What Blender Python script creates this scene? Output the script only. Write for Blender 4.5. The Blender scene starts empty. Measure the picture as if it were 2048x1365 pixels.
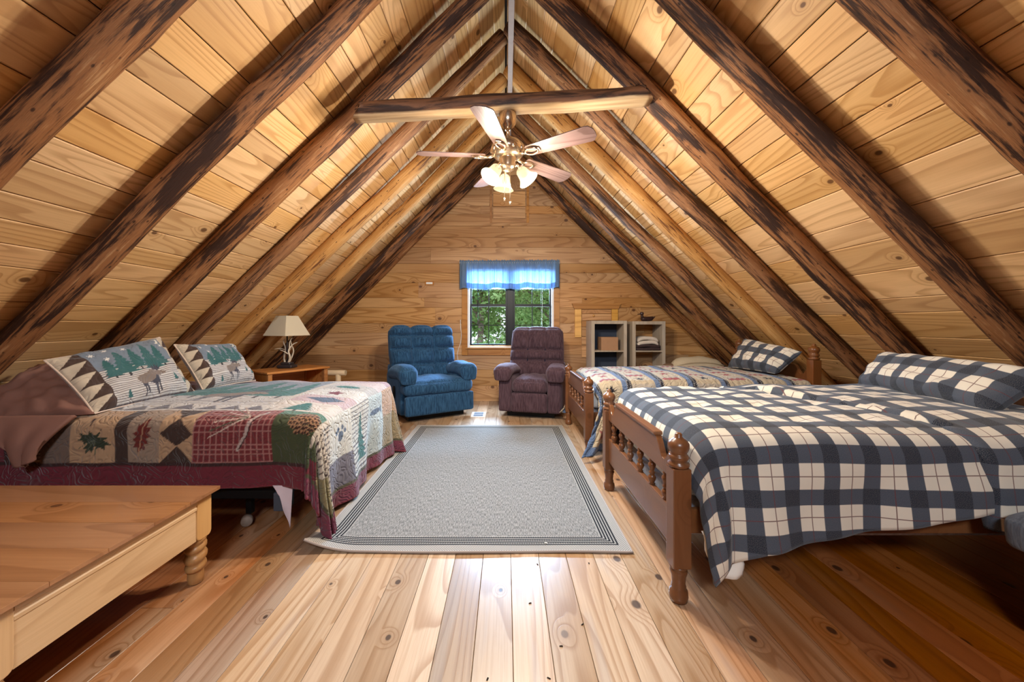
import bpy, bmesh, math, random
import numpy as np
from mathutils import Vector, Matrix, Euler

PI = math.pi
random.seed(7)
rng = np.random.default_rng(7)
SC = bpy.context.scene
COL = SC.collection
H = 1.15          # camera height
F = 755.0         # focal length in pixels of a 2048 px wide frame
CX, CY = 1012.0, 650.0
WALL_Y = 5.68
FRONT_Y = -2.2
APEX = 3.902       # height of ceiling plane at x = 0 (both slopes 45 degrees)

# ---------------------------------------------------------------- camera
cam_d = bpy.data.cameras.new('camera'); cam = bpy.data.objects.new('camera', cam_d); COL.objects.link(cam)
cam.location = (0, 0, H); cam.rotation_euler = (PI/2, 0, 0)
cam_d.sensor_width = 36; cam_d.sensor_fit = 'HORIZONTAL'; cam_d.lens = F/2048*36
cam_d.shift_x = (1024-CX)/2048; cam_d.shift_y = (CY-682.5)/2048
cam_d.clip_start = 0.02
SC.camera = cam
# ---------------------------------------------------------------- world
w = bpy.data.worlds.new('world'); SC.world = w; w.use_nodes = True
wn = w.node_tree.nodes; wl = w.node_tree.links
bg = wn['Background']; bg.inputs['Strength'].default_value = 1.0
bg.inputs['Color'].default_value = (0.78, 0.88, 1.0, 1)
# ---------------------------------------------------------------- exposure and lamps
SC.view_settings.view_transform = 'Standard'; SC.view_settings.look = 'None'
SC.view_settings.gamma = 1; SC.view_settings.use_curve_mapping = False
SC.view_settings.exposure = 1.15

def area(name, loc, target, sx, sy, power, color, spread=PI):
    l = bpy.data.lights.new(name, 'AREA'); l.shape = 'RECTANGLE'; l.size = sx; l.size_y = sy
    l.energy = power; l.color = color; l.spread = spread
    o = bpy.data.objects.new(name, l); COL.objects.link(o); o.location = loc
    d = Vector(target)-Vector(loc); o.rotation_euler = d.to_track_quat('-Z', 'Y').to_euler()
    return o
# daylight from the open sky above the trees and from the bright ground below the window
area('sky_daylight', (0.1, 6.75, 3.0), (0.05, 5.6, 1.5), 2.2, 1.2, 350, (0.60, 0.78, 1.0))
area('low_sky_daylight', (0.08, 7.6, 2.25), (0.05, 2.4, 0.9), 2.4, 0.55, 700, (0.42, 0.68, 1.0))
area('ground_daylight', (0.06, 6.6, 0.05), (0.06, 5.6, 1.25), 2.0, 0.9, 420, (0.66, 0.85, 1.0))
# added fill light behind the camera; the wall there has no window
area('rear_fill', (0.0, -2.1, 3.05), (0.0, 3.2, 1.1), 1.0, 0.5, 60, (0.84, 0.92, 1.0))
FAN_POWER = 37

# ---------------------------------------------------------------- helpers
def P(px, py, y):
    return Vector(((px-CX)/F*y, y, H+(CY-py)/F*y))

def link(o, parent=None):
    COL.objects.link(o)
    if parent is not None: o.parent = parent
    return o

def tag(o, label=None, cat=None, group=None, kind=None):
    if label: o['label'] = label
    if cat: o['category'] = cat
    if group: o['group'] = group
    if kind: o['kind'] = kind
    return o

def thing(name, label, cat, loc=(0,0,0), rz=0, group=None):
    o = bpy.data.objects.new(name, None); o.empty_display_size = 0.1
    COL.objects.link(o); o.location = loc; o.rotation_euler = (0, 0, rz)
    return tag(o, label, cat, group)

class MB:
    def __init__(s): s.v = []; s.f = []; s.smooth = []; s.uv = None
    def add(s, vs, fs, smooth=False):
        n = len(s.v); s.v += [tuple(p) for p in vs]
        s.f += [tuple(i+n for i in f) for f in fs]; s.smooth += [smooth]*len(fs); return s
    def box(s, x0, x1, y0, y1, z0, z1, ch=0.0, M=None):
        if ch <= 0:
            vs = [(x,y,z) for z in (z0,z1) for y in (y0,y1) for x in (x0,x1)]
            fs = [(0,2,3,1),(4,5,7,6),(0,1,5,4),(2,6,7,3),(0,4,6,2),(1,3,7,5)]
        else:
            bm = bmesh.new(); bmesh.ops.create_cube(bm, size=1)
            for v in bm.verts:
                v.co = Vector(((x0+x1)/2+v.co.x*(x1-x0), (y0+y1)/2+v.co.y*(y1-y0), (z0+z1)/2+v.co.z*(z1-z0)))
            bmesh.ops.bevel(bm, geom=bm.edges[:], offset=ch, segments=2, profile=0.6, affect='EDGES')
            bm.verts.index_update()
            vs = [v.co.copy() for v in bm.verts]; fs = [[v.index for v in f.verts] for f in bm.faces]; bm.free()
        if M is not None: vs = [M @ Vector(p) for p in vs]
        return s.add(vs, fs)
    def lathe(s, prof, seg=20, M=None, cap=True, smooth=True):
        vs = []; n = len(prof)
        for r, z in prof:
            for k in range(seg):
                a = 2*PI*k/seg; vs.append(Vector((r*math.cos(a), r*math.sin(a), z)))
        fs = []
        for i in range(n-1):
            for k in range(seg):
                k2 = (k+1) % seg
                fs.append((i*seg+k, i*seg+k2, (i+1)*seg+k2, (i+1)*seg+k))
        if M is not None: vs = [M @ p for p in vs]
        s.add(vs, fs, smooth)
        if cap:
            b = len(s.v)-len(vs)
            if prof[0][0] > 1e-5: s.f.append(tuple(b+k for k in reversed(range(seg)))); s.smooth.append(False)
            if prof[-1][0] > 1e-5: s.f.append(tuple(b+(n-1)*seg+k for k in range(seg))); s.smooth.append(False)
        return s
    def tube(s, pts, rad, seg=10, cap=True, smooth=True):
        pts = [Vector(p) for p in pts]; n = len(pts)
        if not hasattr(rad, '__len__'): rad = [rad]*n
        vs = []; up = None
        for i, p in enumerate(pts):
            t = (pts[min(i+1,n-1)]-pts[max(i-1,0)]).normalized()
            if up is None:
                up = Vector((0,0,1)) if abs(t.z) < .9 else Vector((1,0,0))
            a = t.cross(up).normalized(); b = a.cross(t).normalized(); up = b
            for k in range(seg):
                an = 2*PI*k/seg; vs.append(p+(a*math.cos(an)+b*math.sin(an))*rad[i])
        fs = []
        for i in range(n-1):
            for k in range(seg):
                k2 = (k+1) % seg; fs.append((i*seg+k, (i+1)*seg+k, (i+1)*seg+k2, i*seg+k2))
        b0 = len(s.v); s.add(vs, fs, smooth)
        if cap:
            s.f.append(tuple(b0+k for k in range(seg))); s.smooth.append(False)
            s.f.append(tuple(b0+(n-1)*seg+k for k in reversed(range(seg)))); s.smooth.append(False)
        return s
    def prism(s, poly, d0, d1, axis='x'):
        # poly in the plane perpendicular to axis
        n = len(poly)
        def m(p, d):
            if axis == 'x': return (d, p[0], p[1])
            if axis == 'y': return (p[0], d, p[1])
            return (p[0], p[1], d)
        vs = [m(p, d0) for p in poly]+[m(p, d1) for p in poly]
        fs = [tuple(range(n)), tuple(reversed(range(n, 2*n)))]
        for i in range(n):
            j = (i+1) % n; fs.append((i, i+n, j+n, j))
        return s.add(vs, fs)
    def rbox(s, c, size, r, res=10, bulge=(0,0,0), disp=None, M=None):
        # rounded, optionally puffed box; disp(p, n) -> new p, in local centred coordinates
        hx, hy, hz = [q/2 for q in size]
        r = min(r, hx, hy, hz)
        bm = bmesh.new()
        bmesh.ops.create_cube(bm, size=2)
        bmesh.ops.subdivide_edges(bm, edges=bm.edges[:], cuts=res, use_grid_fill=True)
        for v in bm.verts:
            q = v.co
            # denser sampling at the borders
            q = Vector([math.sin(a*PI/2)*.5+a*.5 for a in q])
            p = Vector((q.x*hx, q.y*hy, q.z*hz))
            inn = Vector((max(-hx+r, min(hx-r, p.x)), max(-hy+r, min(hy-r, p.y)), max(-hz+r, min(hz-r, p.z))))
            d = p-inn
            if d.length > 1e-9: pos = inn+d.normalized()*r; nrm = d.normalized()
            else: pos = p; nrm = Vector((0,0,0))
            u, vv, ww = q.x, q.y, q.z
            pos.x += math.copysign(1, u)*bulge[0]*(1-vv*vv)*(1-ww*ww) if abs(u) > .97 or True else 0
            pos.x -= 0
            pos.y += math.copysign(1, vv)*bulge[1]*(1-u*u)*(1-ww*ww)*abs(vv)
            pos.z += math.copysign(1, ww)*bulge[2]*(1-u*u)*(1-vv*vv)*abs(ww)
            if bulge[0] == 0: pass
            if disp: pos = disp(pos, q)
            v.co = pos+Vector(c)
            if M is not None: v.co = M @ v.co
        bmesh.ops.recalc_face_normals(bm, faces=bm.faces[:])
        bm.verts.index_update()
        vs = [v.co.copy() for v in bm.verts]; fs = [[v.index for v in f.verts] for f in bm.faces]; bm.free()
        return s.add(vs, fs, True)
    def build(s, name, mat, parent=None, loc=(0,0,0), rot=None, bevel=0, solid=0, subsurf=0, fix=False, autosmooth=False):
        me = bpy.data.meshes.new(name); me.from_pydata(s.v, [], s.f)
        me.polygons.foreach_set('use_smooth', s.smooth)
        if fix:
            bm = bmesh.new(); bm.from_mesh(me); bmesh.ops.recalc_face_normals(bm, faces=bm.faces[:]); bm.to_mesh(me); bm.free()
        me.materials.append(mat); me.update()
        o = bpy.data.objects.new(name, me); link(o, parent); o.location = loc
        if rot is not None: o.rotation_euler = rot
        if bevel:
            m = o.modifiers.new('bevel', 'BEVEL'); m.width = bevel; m.segments = 2; m.limit_method = 'ANGLE'; m.angle_limit = .6
        if solid:
            m = o.modifiers.new('solid', 'SOLIDIFY'); m.thickness = solid; m.offset = -1
        if subsurf:
            m = o.modifiers.new('sub', 'SUBSURF'); m.levels = subsurf; m.render_levels = subsurf
        return o

def copy_tree(o, parent=None):
    c = o.copy(); COL.objects.link(c); c.parent = parent
    for ch in list(o.children): copy_tree(ch, c)
    return c

# ---------------------------------------------------------------- materials
class NT:
    def __init__(s, name, rough=.6, spec=.3):
        s.m = bpy.data.materials.new(name); s.m.use_nodes = True
        s.n = s.m.node_tree.nodes; s.l = s.m.node_tree.links
        s.b = s.n['Principled BSDF']; s.b.inputs['Roughness'].default_value = rough
        s.b.inputs['Specular IOR Level'].default_value = spec
    def node(s, t, **kw):
        n = s.n.new(t)
        for k, v in kw.items(): setattr(n, k, v)
        return n
    def _in(s, sock, v):
        if hasattr(v, 'links') or isinstance(v, bpy.types.NodeSocket): s.l.new(v, sock)
        else: sock.default_value = v
    def math(s, op, a, b=0.0, c=0.0, clamp=False):
        n = s.node('ShaderNodeMath', operation=op); n.use_clamp = clamp
        s._in(n.inputs[0], a); s._in(n.inputs[1], b)
        if op in ('MULTIPLY_ADD', 'SMOOTH_MIN', 'WRAP', 'COMPARE'): s._in(n.inputs[2], c)
        return n.outputs[0]
    def vmath(s, op, a, b=(0,0,0)):
        n = s.node('ShaderNodeVectorMath', operation=op)
        s._in(n.inputs[0], a); s._in(n.inputs[1], b); return n.outputs[0]
    def mix(s, f, a, b, mode='MIX'):
        n = s.node('ShaderNodeMix', data_type='RGBA', blend_type=mode)
        s._in(n.inputs[0], f)
        for sk, v in ((n.inputs[6], a), (n.inputs[7], b)):
            if isinstance(v, tuple) and len(v) == 3: v = v+(1,)
            s._in(sk, v)
        return n.outputs[2]
    def noise(s, vec, scale, detail=2, rough=.5, dist=0, dim='3D'):
        n = s.node('ShaderNodeTexNoise', noise_dimensions=dim)
        s.l.new(vec, n.inputs['Vector']); n.inputs['Scale'].default_value = scale
        n.inputs['Detail'].default_value = detail; n.inputs['Roughness'].default_value = rough
        n.inputs['Distortion'].default_value = dist; return n.outputs['Fac']
    def mapr(s, v, a, b, c=0.0, d=1.0, smooth=True):
        n = s.node('ShaderNodeMapRange', interpolation_type='SMOOTHSTEP' if smooth else 'LINEAR')
        s._in(n.inputs[0], v); n.inputs[1].default_value = a; n.inputs[2].default_value = b
        n.inputs[3].default_value = c; n.inputs[4].default_value = d; return n.outputs[0]
    def coords(s, kind='Object'):
        return s.node('ShaderNodeTexCoord').outputs[kind]
    def scale(s, v, sc):
        return s.vmath('MULTIPLY', v, sc)
    def rand(s):
        return s.node('ShaderNodeObjectInfo').outputs['Random']
    def color(s, c):
        s._in(s.b.inputs['Base Color'], c+(1,) if isinstance(c, tuple) else c)
    def bump(s, h, strength=.3, dist=.01):
        n = s.node('ShaderNodeBump'); n.inputs['Strength'].default_value = strength
        n.inputs['Distance'].default_value = dist; s.l.new(h, n.inputs['Height'])
        s.l.new(n.outputs[0], s.b.inputs['Normal'])

def plain(name, c, rough=.6, metal=0, noise=.0, nscale=30, bump=0, spec=.3):
    t = NT(name, rough, spec); t.b.inputs['Metallic'].default_value = metal
    co = t.coords(); n = t.noise(co, nscale, 3)
    a = tuple(min(1, q*(1-noise)) for q in c); b = tuple(min(1, q*(1+noise)) for q in c)
    t.color(t.mix(n, a, b))
    if bump: t.bump(n, bump, .005)
    return t.m

def wood(name,  light, mid, knot=(.09,.035,.015), axis='x', lines=26, rough=.45, knots=1.0, var=.25, spec=.3, line_str=.55, wscale=1.0, blotch=0.35, vary_hue=None, kd=2.3, grey=0.0, coat=0, fine=.2, side_tint=False):
    """pine-like boards: grain runs along local axis"""
    t = NT(name, rough, spec)
    co = t.coords(); r = t.rand()
    off = t.node('ShaderNodeCombineXYZ')
    t.l.new(t.math('MULTIPLY', r, 91.3), off.inputs[0]); t.l.new(t.math('MULTIPLY', r, 57.7), off.inputs[1]); t.l.new(t.math('MULTIPLY', r, 23.1), off.inputs[2])
    if axis != 'x':
        sp = t.node('ShaderNodeSeparateXYZ'); t.l.new(co, sp.inputs[0]); cb = t.node('ShaderNodeCombineXYZ')
        o = {'y': (1, 0, 2), 'z': (2, 0, 1)}[axis]
        for i, k in enumerate(o): t.l.new(sp.outputs[k], cb.inputs[i])
        co = cb.outputs[0]
    v = t.vmath('ADD', co, off.outputs[0])
    st = t.scale(v, (.32*wscale, 3.2*wscale, 3.2*wscale))
    n1 = t.noise(st, 1.0, 1.5, .4, .25)
    # knots
    vo = t.node('ShaderNodeTexVoronoi', voronoi_dimensions='2D', feature='F1')
    vv = t.scale(v, (kd*.85, kd*1.15, 1)); t.l.new(vv, vo.inputs['Vector']); vo.inputs['Scale'].default_value = 1
    keep = t.node('ShaderNodeSeparateColor'); t.l.new(vo.outputs['Color'], keep.inputs[0])
    kp = t.mapr(keep.outputs[0], .62-.25*knots, .66-.25*knots)
    ksize = t.math('MULTIPLY_ADD', keep.outputs[1], .045, .018)
    d = t.math('DIVIDE', vo.outputs['Distance'], ksize)
    kmask = t.math('MULTIPLY', t.mapr(d, 1.15, .65), kp)
    halo = t.math('MULTIPLY', t.mapr(d, 4.5, .5), kp)
    ring = t.math('ADD', t.math('MULTIPLY', n1, float(lines)), t.math('MULTIPLY', halo, 2.2))
    fr = t.math('FRACT', ring)
    ln = t.mapr(fr, .45, .93)
    ln2 = t.mapr(fr, 1.0, .93)
    ln = t.math('MULTIPLY', ln, ln2)
    fn = t.noise(t.scale(v, (3, 110, 110)), 1.0, 3, .7)
    big = t.noise(t.scale(v, (.6, 2.2, 2.2)), 1.0, 2, .5)
    dk = tuple(q*(1-.45*i) for q, i in zip(mid, (.8, 1.0, 1.15)))
    base = t.mix(t.mapr(big, .3, .7), light, mid)
    base = t.mix(t.math('MULTIPLY', ln, line_str), base, dk)
    base = t.mix(t.math('MULTIPLY', t.mapr(fn, .35, .72), fine), base, dk)
    base = t.mix(t.math('MULTIPLY', halo, .25), base, dk)
    if grey > 0:
        g = t.mapr(t.noise(t.scale(v, (1.1, 9, 9)), 1.0, 3), .58, .72)
        base = t.mix(t.math('MULTIPLY', g, grey), base, (.33, .32, .32))
    base = t.mix(t.math('MULTIPLY', kmask, .85), base, knot)
    if side_tint:
        # pale middle, orange varnish to the sides; shade under beds painted into the tint
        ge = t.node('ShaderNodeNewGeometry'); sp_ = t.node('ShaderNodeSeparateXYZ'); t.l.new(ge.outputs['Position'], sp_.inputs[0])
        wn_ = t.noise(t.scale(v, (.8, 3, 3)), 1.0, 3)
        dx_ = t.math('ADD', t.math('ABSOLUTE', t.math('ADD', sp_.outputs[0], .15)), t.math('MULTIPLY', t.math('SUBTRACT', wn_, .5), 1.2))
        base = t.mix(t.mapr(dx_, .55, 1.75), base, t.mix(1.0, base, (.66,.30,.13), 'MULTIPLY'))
    # board to board variation
    hs = t.node('ShaderNodeHueSaturation'); t.l.new(base, hs.inputs['Color'])
    r2 = t.math('FRACT', t.math('MULTIPLY', r, 17.77))
    t.l.new(t.math('MULTIPLY_ADD', r, var*1.2, 1-var*.6), hs.inputs['Value'])
    t.l.new(t.math('MULTIPLY_ADD', r2, .16, .99), hs.inputs['Saturation'])
    t.color(hs.outputs[0])
    t.bump(t.math('SUBTRACT', t.math('MULTIPLY', fn, .3), t.math('MULTIPLY', ln, .5)), .12, .002)
    if coat: t.b.inputs['Coat Weight'].default_value = coat; t.b.inputs['Coat Roughness'].default_value = .22
    return t.m

def bark(name, dark, mid, lightc, amount=.5, seed=0.0):
    t = NT(name, .62, .3); co = t.coords(); r = t.rand()
    off = t.node('ShaderNodeCombineXYZ')
    t.l.new(t.math('MULTIPLY', r, 31.3), off.inputs[0]); t.l.new(t.math('MULTIPLY', r, 57.7), off.inputs[1])
    v = t.vmath('ADD', co, off.outputs[0])
    a = t.noise(t.scale(v, (2.0, 15, 15)), 1.0, 5, .62, .5)
    b = t.noise(t.scale(v, (3, 75, 75)), 1.0, 4, .65, .2)
    c = t.noise(t.scale(v, (.9, 3, 3)), 1.0, 2, .5, 0)
    fld = t.math('ADD', a, t.math('MULTIPLY', t.math('SUBTRACT', b, .5), .75))
    fld = t.math('ADD', fld, t.math('MULTIPLY', t.math('SUBTRACT', c, .5), .5))
    base = t.mix(t.mapr(fld, amount-.10, amount+.07), dark, mid)
    base = t.mix(t.math('MULTIPLY', t.mapr(fld, amount+.12, amount+.28), .7), base, lightc)
    crack = t.noise(t.scale(v, (2.2, 42, 42)), 1.0, 2, .5, .3)
    base = t.mix(t.math('MULTIPLY', t.mapr(crack, .34, .27), .7), base, tuple(q*.5 for q in dark))
    vo = t.node('ShaderNodeTexVoronoi', feature='F1'); t.l.new(t.scale(v, (2.4, 5, 5)), vo.inputs['Vector'])
    base = t.mix(t.math('MULTIPLY', t.mapr(vo.outputs['Distance'], .16, .08), .8), base, tuple(q*.4 for q in dark))
    t.color(base)
    t.bump(t.math('ADD', fld, t.math('MULTIPLY', b, .5)), .5, .02)
    return t.m

M_ceil = wood('ceiling_pine', (.76,.515,.285), (.64,.40,.195), lines=26, rough=.5, knots=1.1, var=.22, line_str=.58, spec=.35)
M_wall = wood('wall_pine', (.56,.34,.17), (.42,.225,.10), lines=24, rough=.5, knots=1.0, var=.28, line_str=.65)
M_floor = wood('floor_pine', (.54,.42,.31), (.43,.28,.165), lines=22, rough=.3, knots=1.2, var=.40, line_str=.6, fine=.34, side_tint=True, spec=.5, grey=.3, knot=(.04,.025,.022), coat=.25, kd=2.6)
M_trim = wood('trim_pine', (.50,.26,.10), (.38,.18,.07), lines=12, rough=.5, knots=.2)
M_trimlight = wood('pale_board', (.72,.44,.17), (.62,.35,.12), lines=12, rough=.5, knots=.1)
M_darkgap = plain('dark_backing', (.03,.015,.008), .9)
M_bark = bark('dark_log', (.035,.014,.008), (.28,.120,.045), (.52,.30,.14), .505)
M_bark2 = bark('brown_log', (.05,.022,.012), (.27,.125,.055), (.50,.30,.15), .47)
M_peel = bark('peeled_log', (.14,.05,.016), (.50,.25,.075), (.62,.36,.14), .36)
M_table = wood('table_pine', (.74,.62,.47), (.66,.50,.33), lines=12, rough=.45, knots=.9, line_str=.35, kd=2.6, var=.05)
M_tabletop = wood('tabletop_pine', (.36,.175,.082), (.27,.125,.055), lines=16, rough=.25, knots=.7, line_str=.4, kd=2.0, spec=.5, var=.05)
M_tableleg = wood('table_leg_pine', (.46,.27,.14), (.38,.2,.09), lines=8, rough=.35, knots=.1, axis='z')
M_maple = wood('bed_maple', (.19,.085,.042), (.145,.06,.028), lines=10, rough=.3, knots=.0, line_str=.25, spec=.5, axis='y', var=.05)
M_maplez = wood('bed_maple_post', (.19,.085,.042), (.145,.06,.028), lines=10, rough=.3, knots=.0, line_str=.25, spec=.5, axis='z', var=.05)
M_side = wood('side_table_wood', (.52,.24,.09), (.40,.17,.06), lines=12, rough=.35, knots=.2)
M_black = plain('black_metal', (.006,.007,.008), .4, .3)
M_white = plain('white_paint', (.78,.78,.76), .4)
M_brass = plain('brushed_brass', (.62,.50,.34), .25, 1.0, .1, 60)
M_chrome = plain('polished_nickel', (.7,.66,.6), .15, 1.0, .1, 60)
# ================================================================ SETTING
def plank_mesh(L, W, T=.018, ch=.003, clipL=(0,0), clipR=(0,0)):
    """board along local x (0..L), width y (0..W), face at z = 0 looking to +z; ends may be mitred (x at y=0, x at y=W)"""
    prof = [(0,-T),(0,-ch),(ch,0),(W-ch,0),(W,-ch),(W,-T)]
    v = []
    for (y, z) in prof:
        v.append((clipL[0]+(clipL[1]-clipL[0])*y/W, y, z))
    for (y, z) in prof:
        v.append((L-(clipR[0]+(clipR[1]-clipR[0])*y/W), y, z))
    n = 6
    f = [tuple(range(n)), tuple(reversed(range(n, 2*n)))]
    for i in range(n):
        j = (i+1) % n; f.append((i, i+n, j+n, j))
    return v, f

def put_plank(parent, mat, M, L, W, T=.018, ch=.003, cl=(0,0), cr=(0,0)):
    v, f = plank_mesh(L, W, T, ch, cl, cr)
    me = bpy.data.meshes.new('plank'); me.from_pydata(v, [], f); me.materials.append(mat)
    bm = bmesh.new(); bm.from_mesh(me); bmesh.ops.recalc_face_normals(bm, faces=bm.faces[:]); bm.to_mesh(me); bm.free()
    o = bpy.data.objects.new('plank', me); link(o, parent); o.matrix_local = M
    return o

def frame(ox, ax, ay, az):
    m = Matrix.Identity(4)
    for i in range(3):
        m[i][0] = ax[i]; m[i][1] = ay[i]; m[i][2] = az[i]; m[i][3] = ox[i]
    return m

# floor
fl = MB().box(-3.95, 3.95, FRONT_Y-.1, WALL_Y+.1, -.12, -.021).build('floor', M_darkgap); tag(fl, kind='structure')
x = -3.93; random.seed(11)
xs0 = (911-CX)/F*(755*1.15/463)      # a joint seen in the photo, boards 0.137 m
k = int((x-xs0)/.137)-1
x = xs0+k*.137
while x < 3.9:
    W = .137
    ys = [FRONT_Y]
    if random.random() < .5: ys.append(random.uniform(-1.2, 5.0))
    ys.append(WALL_Y)
    for a, b in zip(ys[:-1], ys[1:]):
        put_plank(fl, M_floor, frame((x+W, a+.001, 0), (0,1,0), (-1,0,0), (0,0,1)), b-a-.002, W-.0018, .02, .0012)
    x += W
# ceiling: one roof object, boards on both slopes, log rafters
ce = MB()
n2 = .03*math.sqrt(2)
ce.prism([(-APEX-.05-n2, -.05), (-APEX-.35, -.05), (0, APEX+.30), (APEX+.35, -.05), (APEX+.05+n2, -.05), (0, APEX+n2)], FRONT_Y-.1, WALL_Y+.12, 'y')
ce = ce.build('ceiling', M_darkgap, fix=True); tag(ce, kind='structure')
s2 = math.sqrt(.5)
for side in (-1, 1):
    random.seed(5+side)
    s = .012; Lslope = APEX*math.sqrt(2)
    while s < Lslope-.05:
        W = random.choice((.135,.14,.185,.185,.235,.165))
        W = min(W, Lslope-s)
        # s runs from the ridge downwards
        brk = [FRONT_Y]+sorted(random.sample([.2,1.44,2.74,3.36,3.92,4.5], random.choice((0,1,1,2))))+[WALL_Y]
        for a, b in zip(brk[:-1], brk[1:]):
            if b-a < .3: continue
            p = Vector((side*s*s2, a+.001, APEX-s*s2))
            down = Vector((side*s2, 0, -s2)); nrm = Vector((-side*s2, 0, -s2)); ax = Vector((0,1,0))
            if side < 0: p.y = b-.001; ax = Vector((0,-1,0))
            put_plank(ce, M_ceil, frame(p, ax, down, nrm), b-a-.002, W-.0045, .02, .004)
        s += W
# log rafters
def log_mesh(p0, p1, r0, r1, seed, seg=22, rings=70, wob=.012):
    rg = np.random.default_rng(seed)
    L = (Vector(p1)-Vector(p0)).length
    ph = rg.uniform(0, 6.28, 12); am = rg.uniform(.4, 1, 12)
    mb = MB(); vs = []
    kn = [(rg.uniform(0, L), rg.uniform(0, 6.28), rg.uniform(.003, .008)) for _ in range(10)]
    for i in range(rings+1):
        t = i/rings; xx = t*L
        r = r0+(r1-r0)*t
        cy = wob*(am[0]*math.sin(xx*1.3+ph[0])+.5*am[1]*math.sin(xx*3.1+ph[1])); cz = wob*(am[2]*math.sin(xx*1.1+ph[2])+.4*am[3]*math.sin(xx*3.7+ph[3]))
        for k in range(seg):
            a = 2*PI*k/seg
            rr = r*(1+.035*math.sin(2*a+ph[4]+xx)+.025*math.sin(3*a+ph[5]-xx*1.7)+.02*math.sin(xx*9+ph[6]+a)+.012*math.sin(5*a+xx*14+ph[7]))
            for (kx, ka, kh) in kn:
                da = (a-ka+PI) % (2*PI)-PI
                rr += kh*math.exp(-((xx-kx)/.09)**2-(da/.5)**2)
            vs.append((xx, cy+rr*math.cos(a), cz+rr*math.sin(a)))
    fs = []
    for i in range(rings):
        for k in range(seg):
            k2 = (k+1) % seg; fs.append((i*seg+k, i*seg+k2, (i+1)*seg+k2, (i+1)*seg+k))
    mb.add(vs, fs, True)
    mb.f += [tuple(reversed(range(seg))), tuple(rings*seg+k for k in range(seg))]; mb.smooth += [False, False]
    return mb
def put_log(name, p0, p1, r0, r1, mat, seed, parent=None, wob=.012, rings=70):
    p0 = Vector(p0); p1 = Vector(p1)
    o = log_mesh(p0, p1, r0, r1, seed, wob=wob, rings=rings).build(name, mat, parent, fix=True)
    ax = (p1-p0).normalized(); up = Vector((0,1,0)) if abs(ax.y) < .9 else Vector((0,0,1))
    az = ax.cross(up).normalized(); ay = az.cross(ax).normalized()
    o.matrix_local = frame(p0, ax, ay, az); return o
KL = 2000.0
SL = [(1359,1352,.072),(943,951,.069),(717,742,.076),(585,604,.064),(497,517,.075),(433,442,.062),(383,388,.070),(354,357,.071)]
SR = [(1401,1407,.073),(981,1003,.070),(740,748,.076),(605,619,.069),(519,521,.077),(453,457,.062),(400,406,.066),(359,361,.071)]
mats_L = [M_bark,M_bark,M_bark,M_bark2,M_peel,M_peel,M_bark,M_bark]
mats_R = [M_bark,M_bark,M_bark,M_bark2,M_peel,M_bark2,M_bark,M_bark]
for side, SS, MM in ((-1, SL, mats_L), (1, SR, mats_R)):
    for i, (s0, s1, r) in enumerate(SS):
        yc = KL*2/(s0+s1)
        c_top = s0*yc/F+H; c_bot = s1*yc/F+H         # |x| + z of the log axis near the top and the foot
        # axis from the ridge to the eave
        top = Vector((side*.03, yc, c_top-.03)); bot = Vector((side*(c_bot+.02-.0), yc, 0))
        bot = Vector((side*(c_bot-.02), yc, .02))
        o = put_log('rafter', top, bot, r*.97, r*1.03, MM[i], 100+i*2+(side > 0), ce, wob=.014)
    for j, yc in enumerate((.85, .22, -.4, -1.0, -1.6)):
        top = Vector((side*.03, yc, 3.77)); bot = Vector((side*3.77, yc, .02))
        put_log('rafter', top, bot, .070, .072, M_bark, 200+j*2+(side > 0), ce, rings=20)
# ridge board
MB().box(.018, .066, FRONT_Y, WALL_Y-.02, 3.60, 3.90, .004).build('ridge_board', plain('ridge_brown', (.26,.18,.14), .6, 0, .15), ce)
# collar tie between the third pair of rafters
def tie():
    p0 = Vector((-1.035, 2.60, 2.605)); p1 = Vector((.985, 2.60, 2.725))
    L = (p1-p0).length; mb = MB(); vs = []; seg = 20; rings = 50
    for i in range(rings+1):
        xx = L*i/rings
        for k in range(seg):
            a = 2*PI*k/seg
            rr = .070*(1+.05*math.sin(xx*5+a)+.04*math.sin(xx*11+2*a)+.03*math.sin(3*a+xx*2))
            yy = rr*math.cos(a)*.95+.01*math.sin(xx*2.2); zz = rr*math.sin(a)+.008*math.sin(xx*3)
            zz = max(zz, -.053+.002*math.sin(xx*7))       # sawn flat underneath
            ex = 0
            if i == 0: ex = .0+zz*.9+.04
            if i == rings: ex = -(.04+zz*.9)
            vs.append((xx+ex, yy, zz))
    fs = []
    for i in range(rings):
        for k in range(seg):
            k2 = (k+1) % seg; fs.append((i*seg+k, i*seg+k2, (i+1)*seg+k2, (i+1)*seg+k))
    mb.add(vs, fs, True); mb.f += [tuple(reversed(range(seg))), tuple(rings*seg+k for k in range(seg))]; mb.smooth += [False, False]
    t = NT('collar_tie_wood', .6)
    co = t.coords(); sp = t.node('ShaderNodeSeparateXYZ'); t.l.new(co, sp.inputs[0])
    a = t.noise(t.scale(co, (3, 26, 26)), 1, 5, .6, .4)
    c = t.mix(t.mapr(a, .4, .62), (.03,.013,.008), (.17,.075,.035))
    under = t.mapr(t.math('ADD', sp.outputs[2], t.math('MULTIPLY', t.math('SUBTRACT', a, .5), .03)), -.028, -.040)
    b = t.mix(t.mapr(t.noise(t.scale(co, (2, 40, 40)), 1, 3), .3, .7), (.42,.27,.14), (.60,.43,.25))
    t.color(t.mix(under, c, b)); t.bump(a, .4, .015)
    o = mb.build('collar_beam', t.m, ce, fix=True)
    ax = (p1-p0).normalized(); az = Vector((0,0,1)); ay = az.cross(ax).normalized(); az = ax.cross(ay)
    o.matrix_local = frame(p0, ax, ay, az)
tie()

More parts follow.
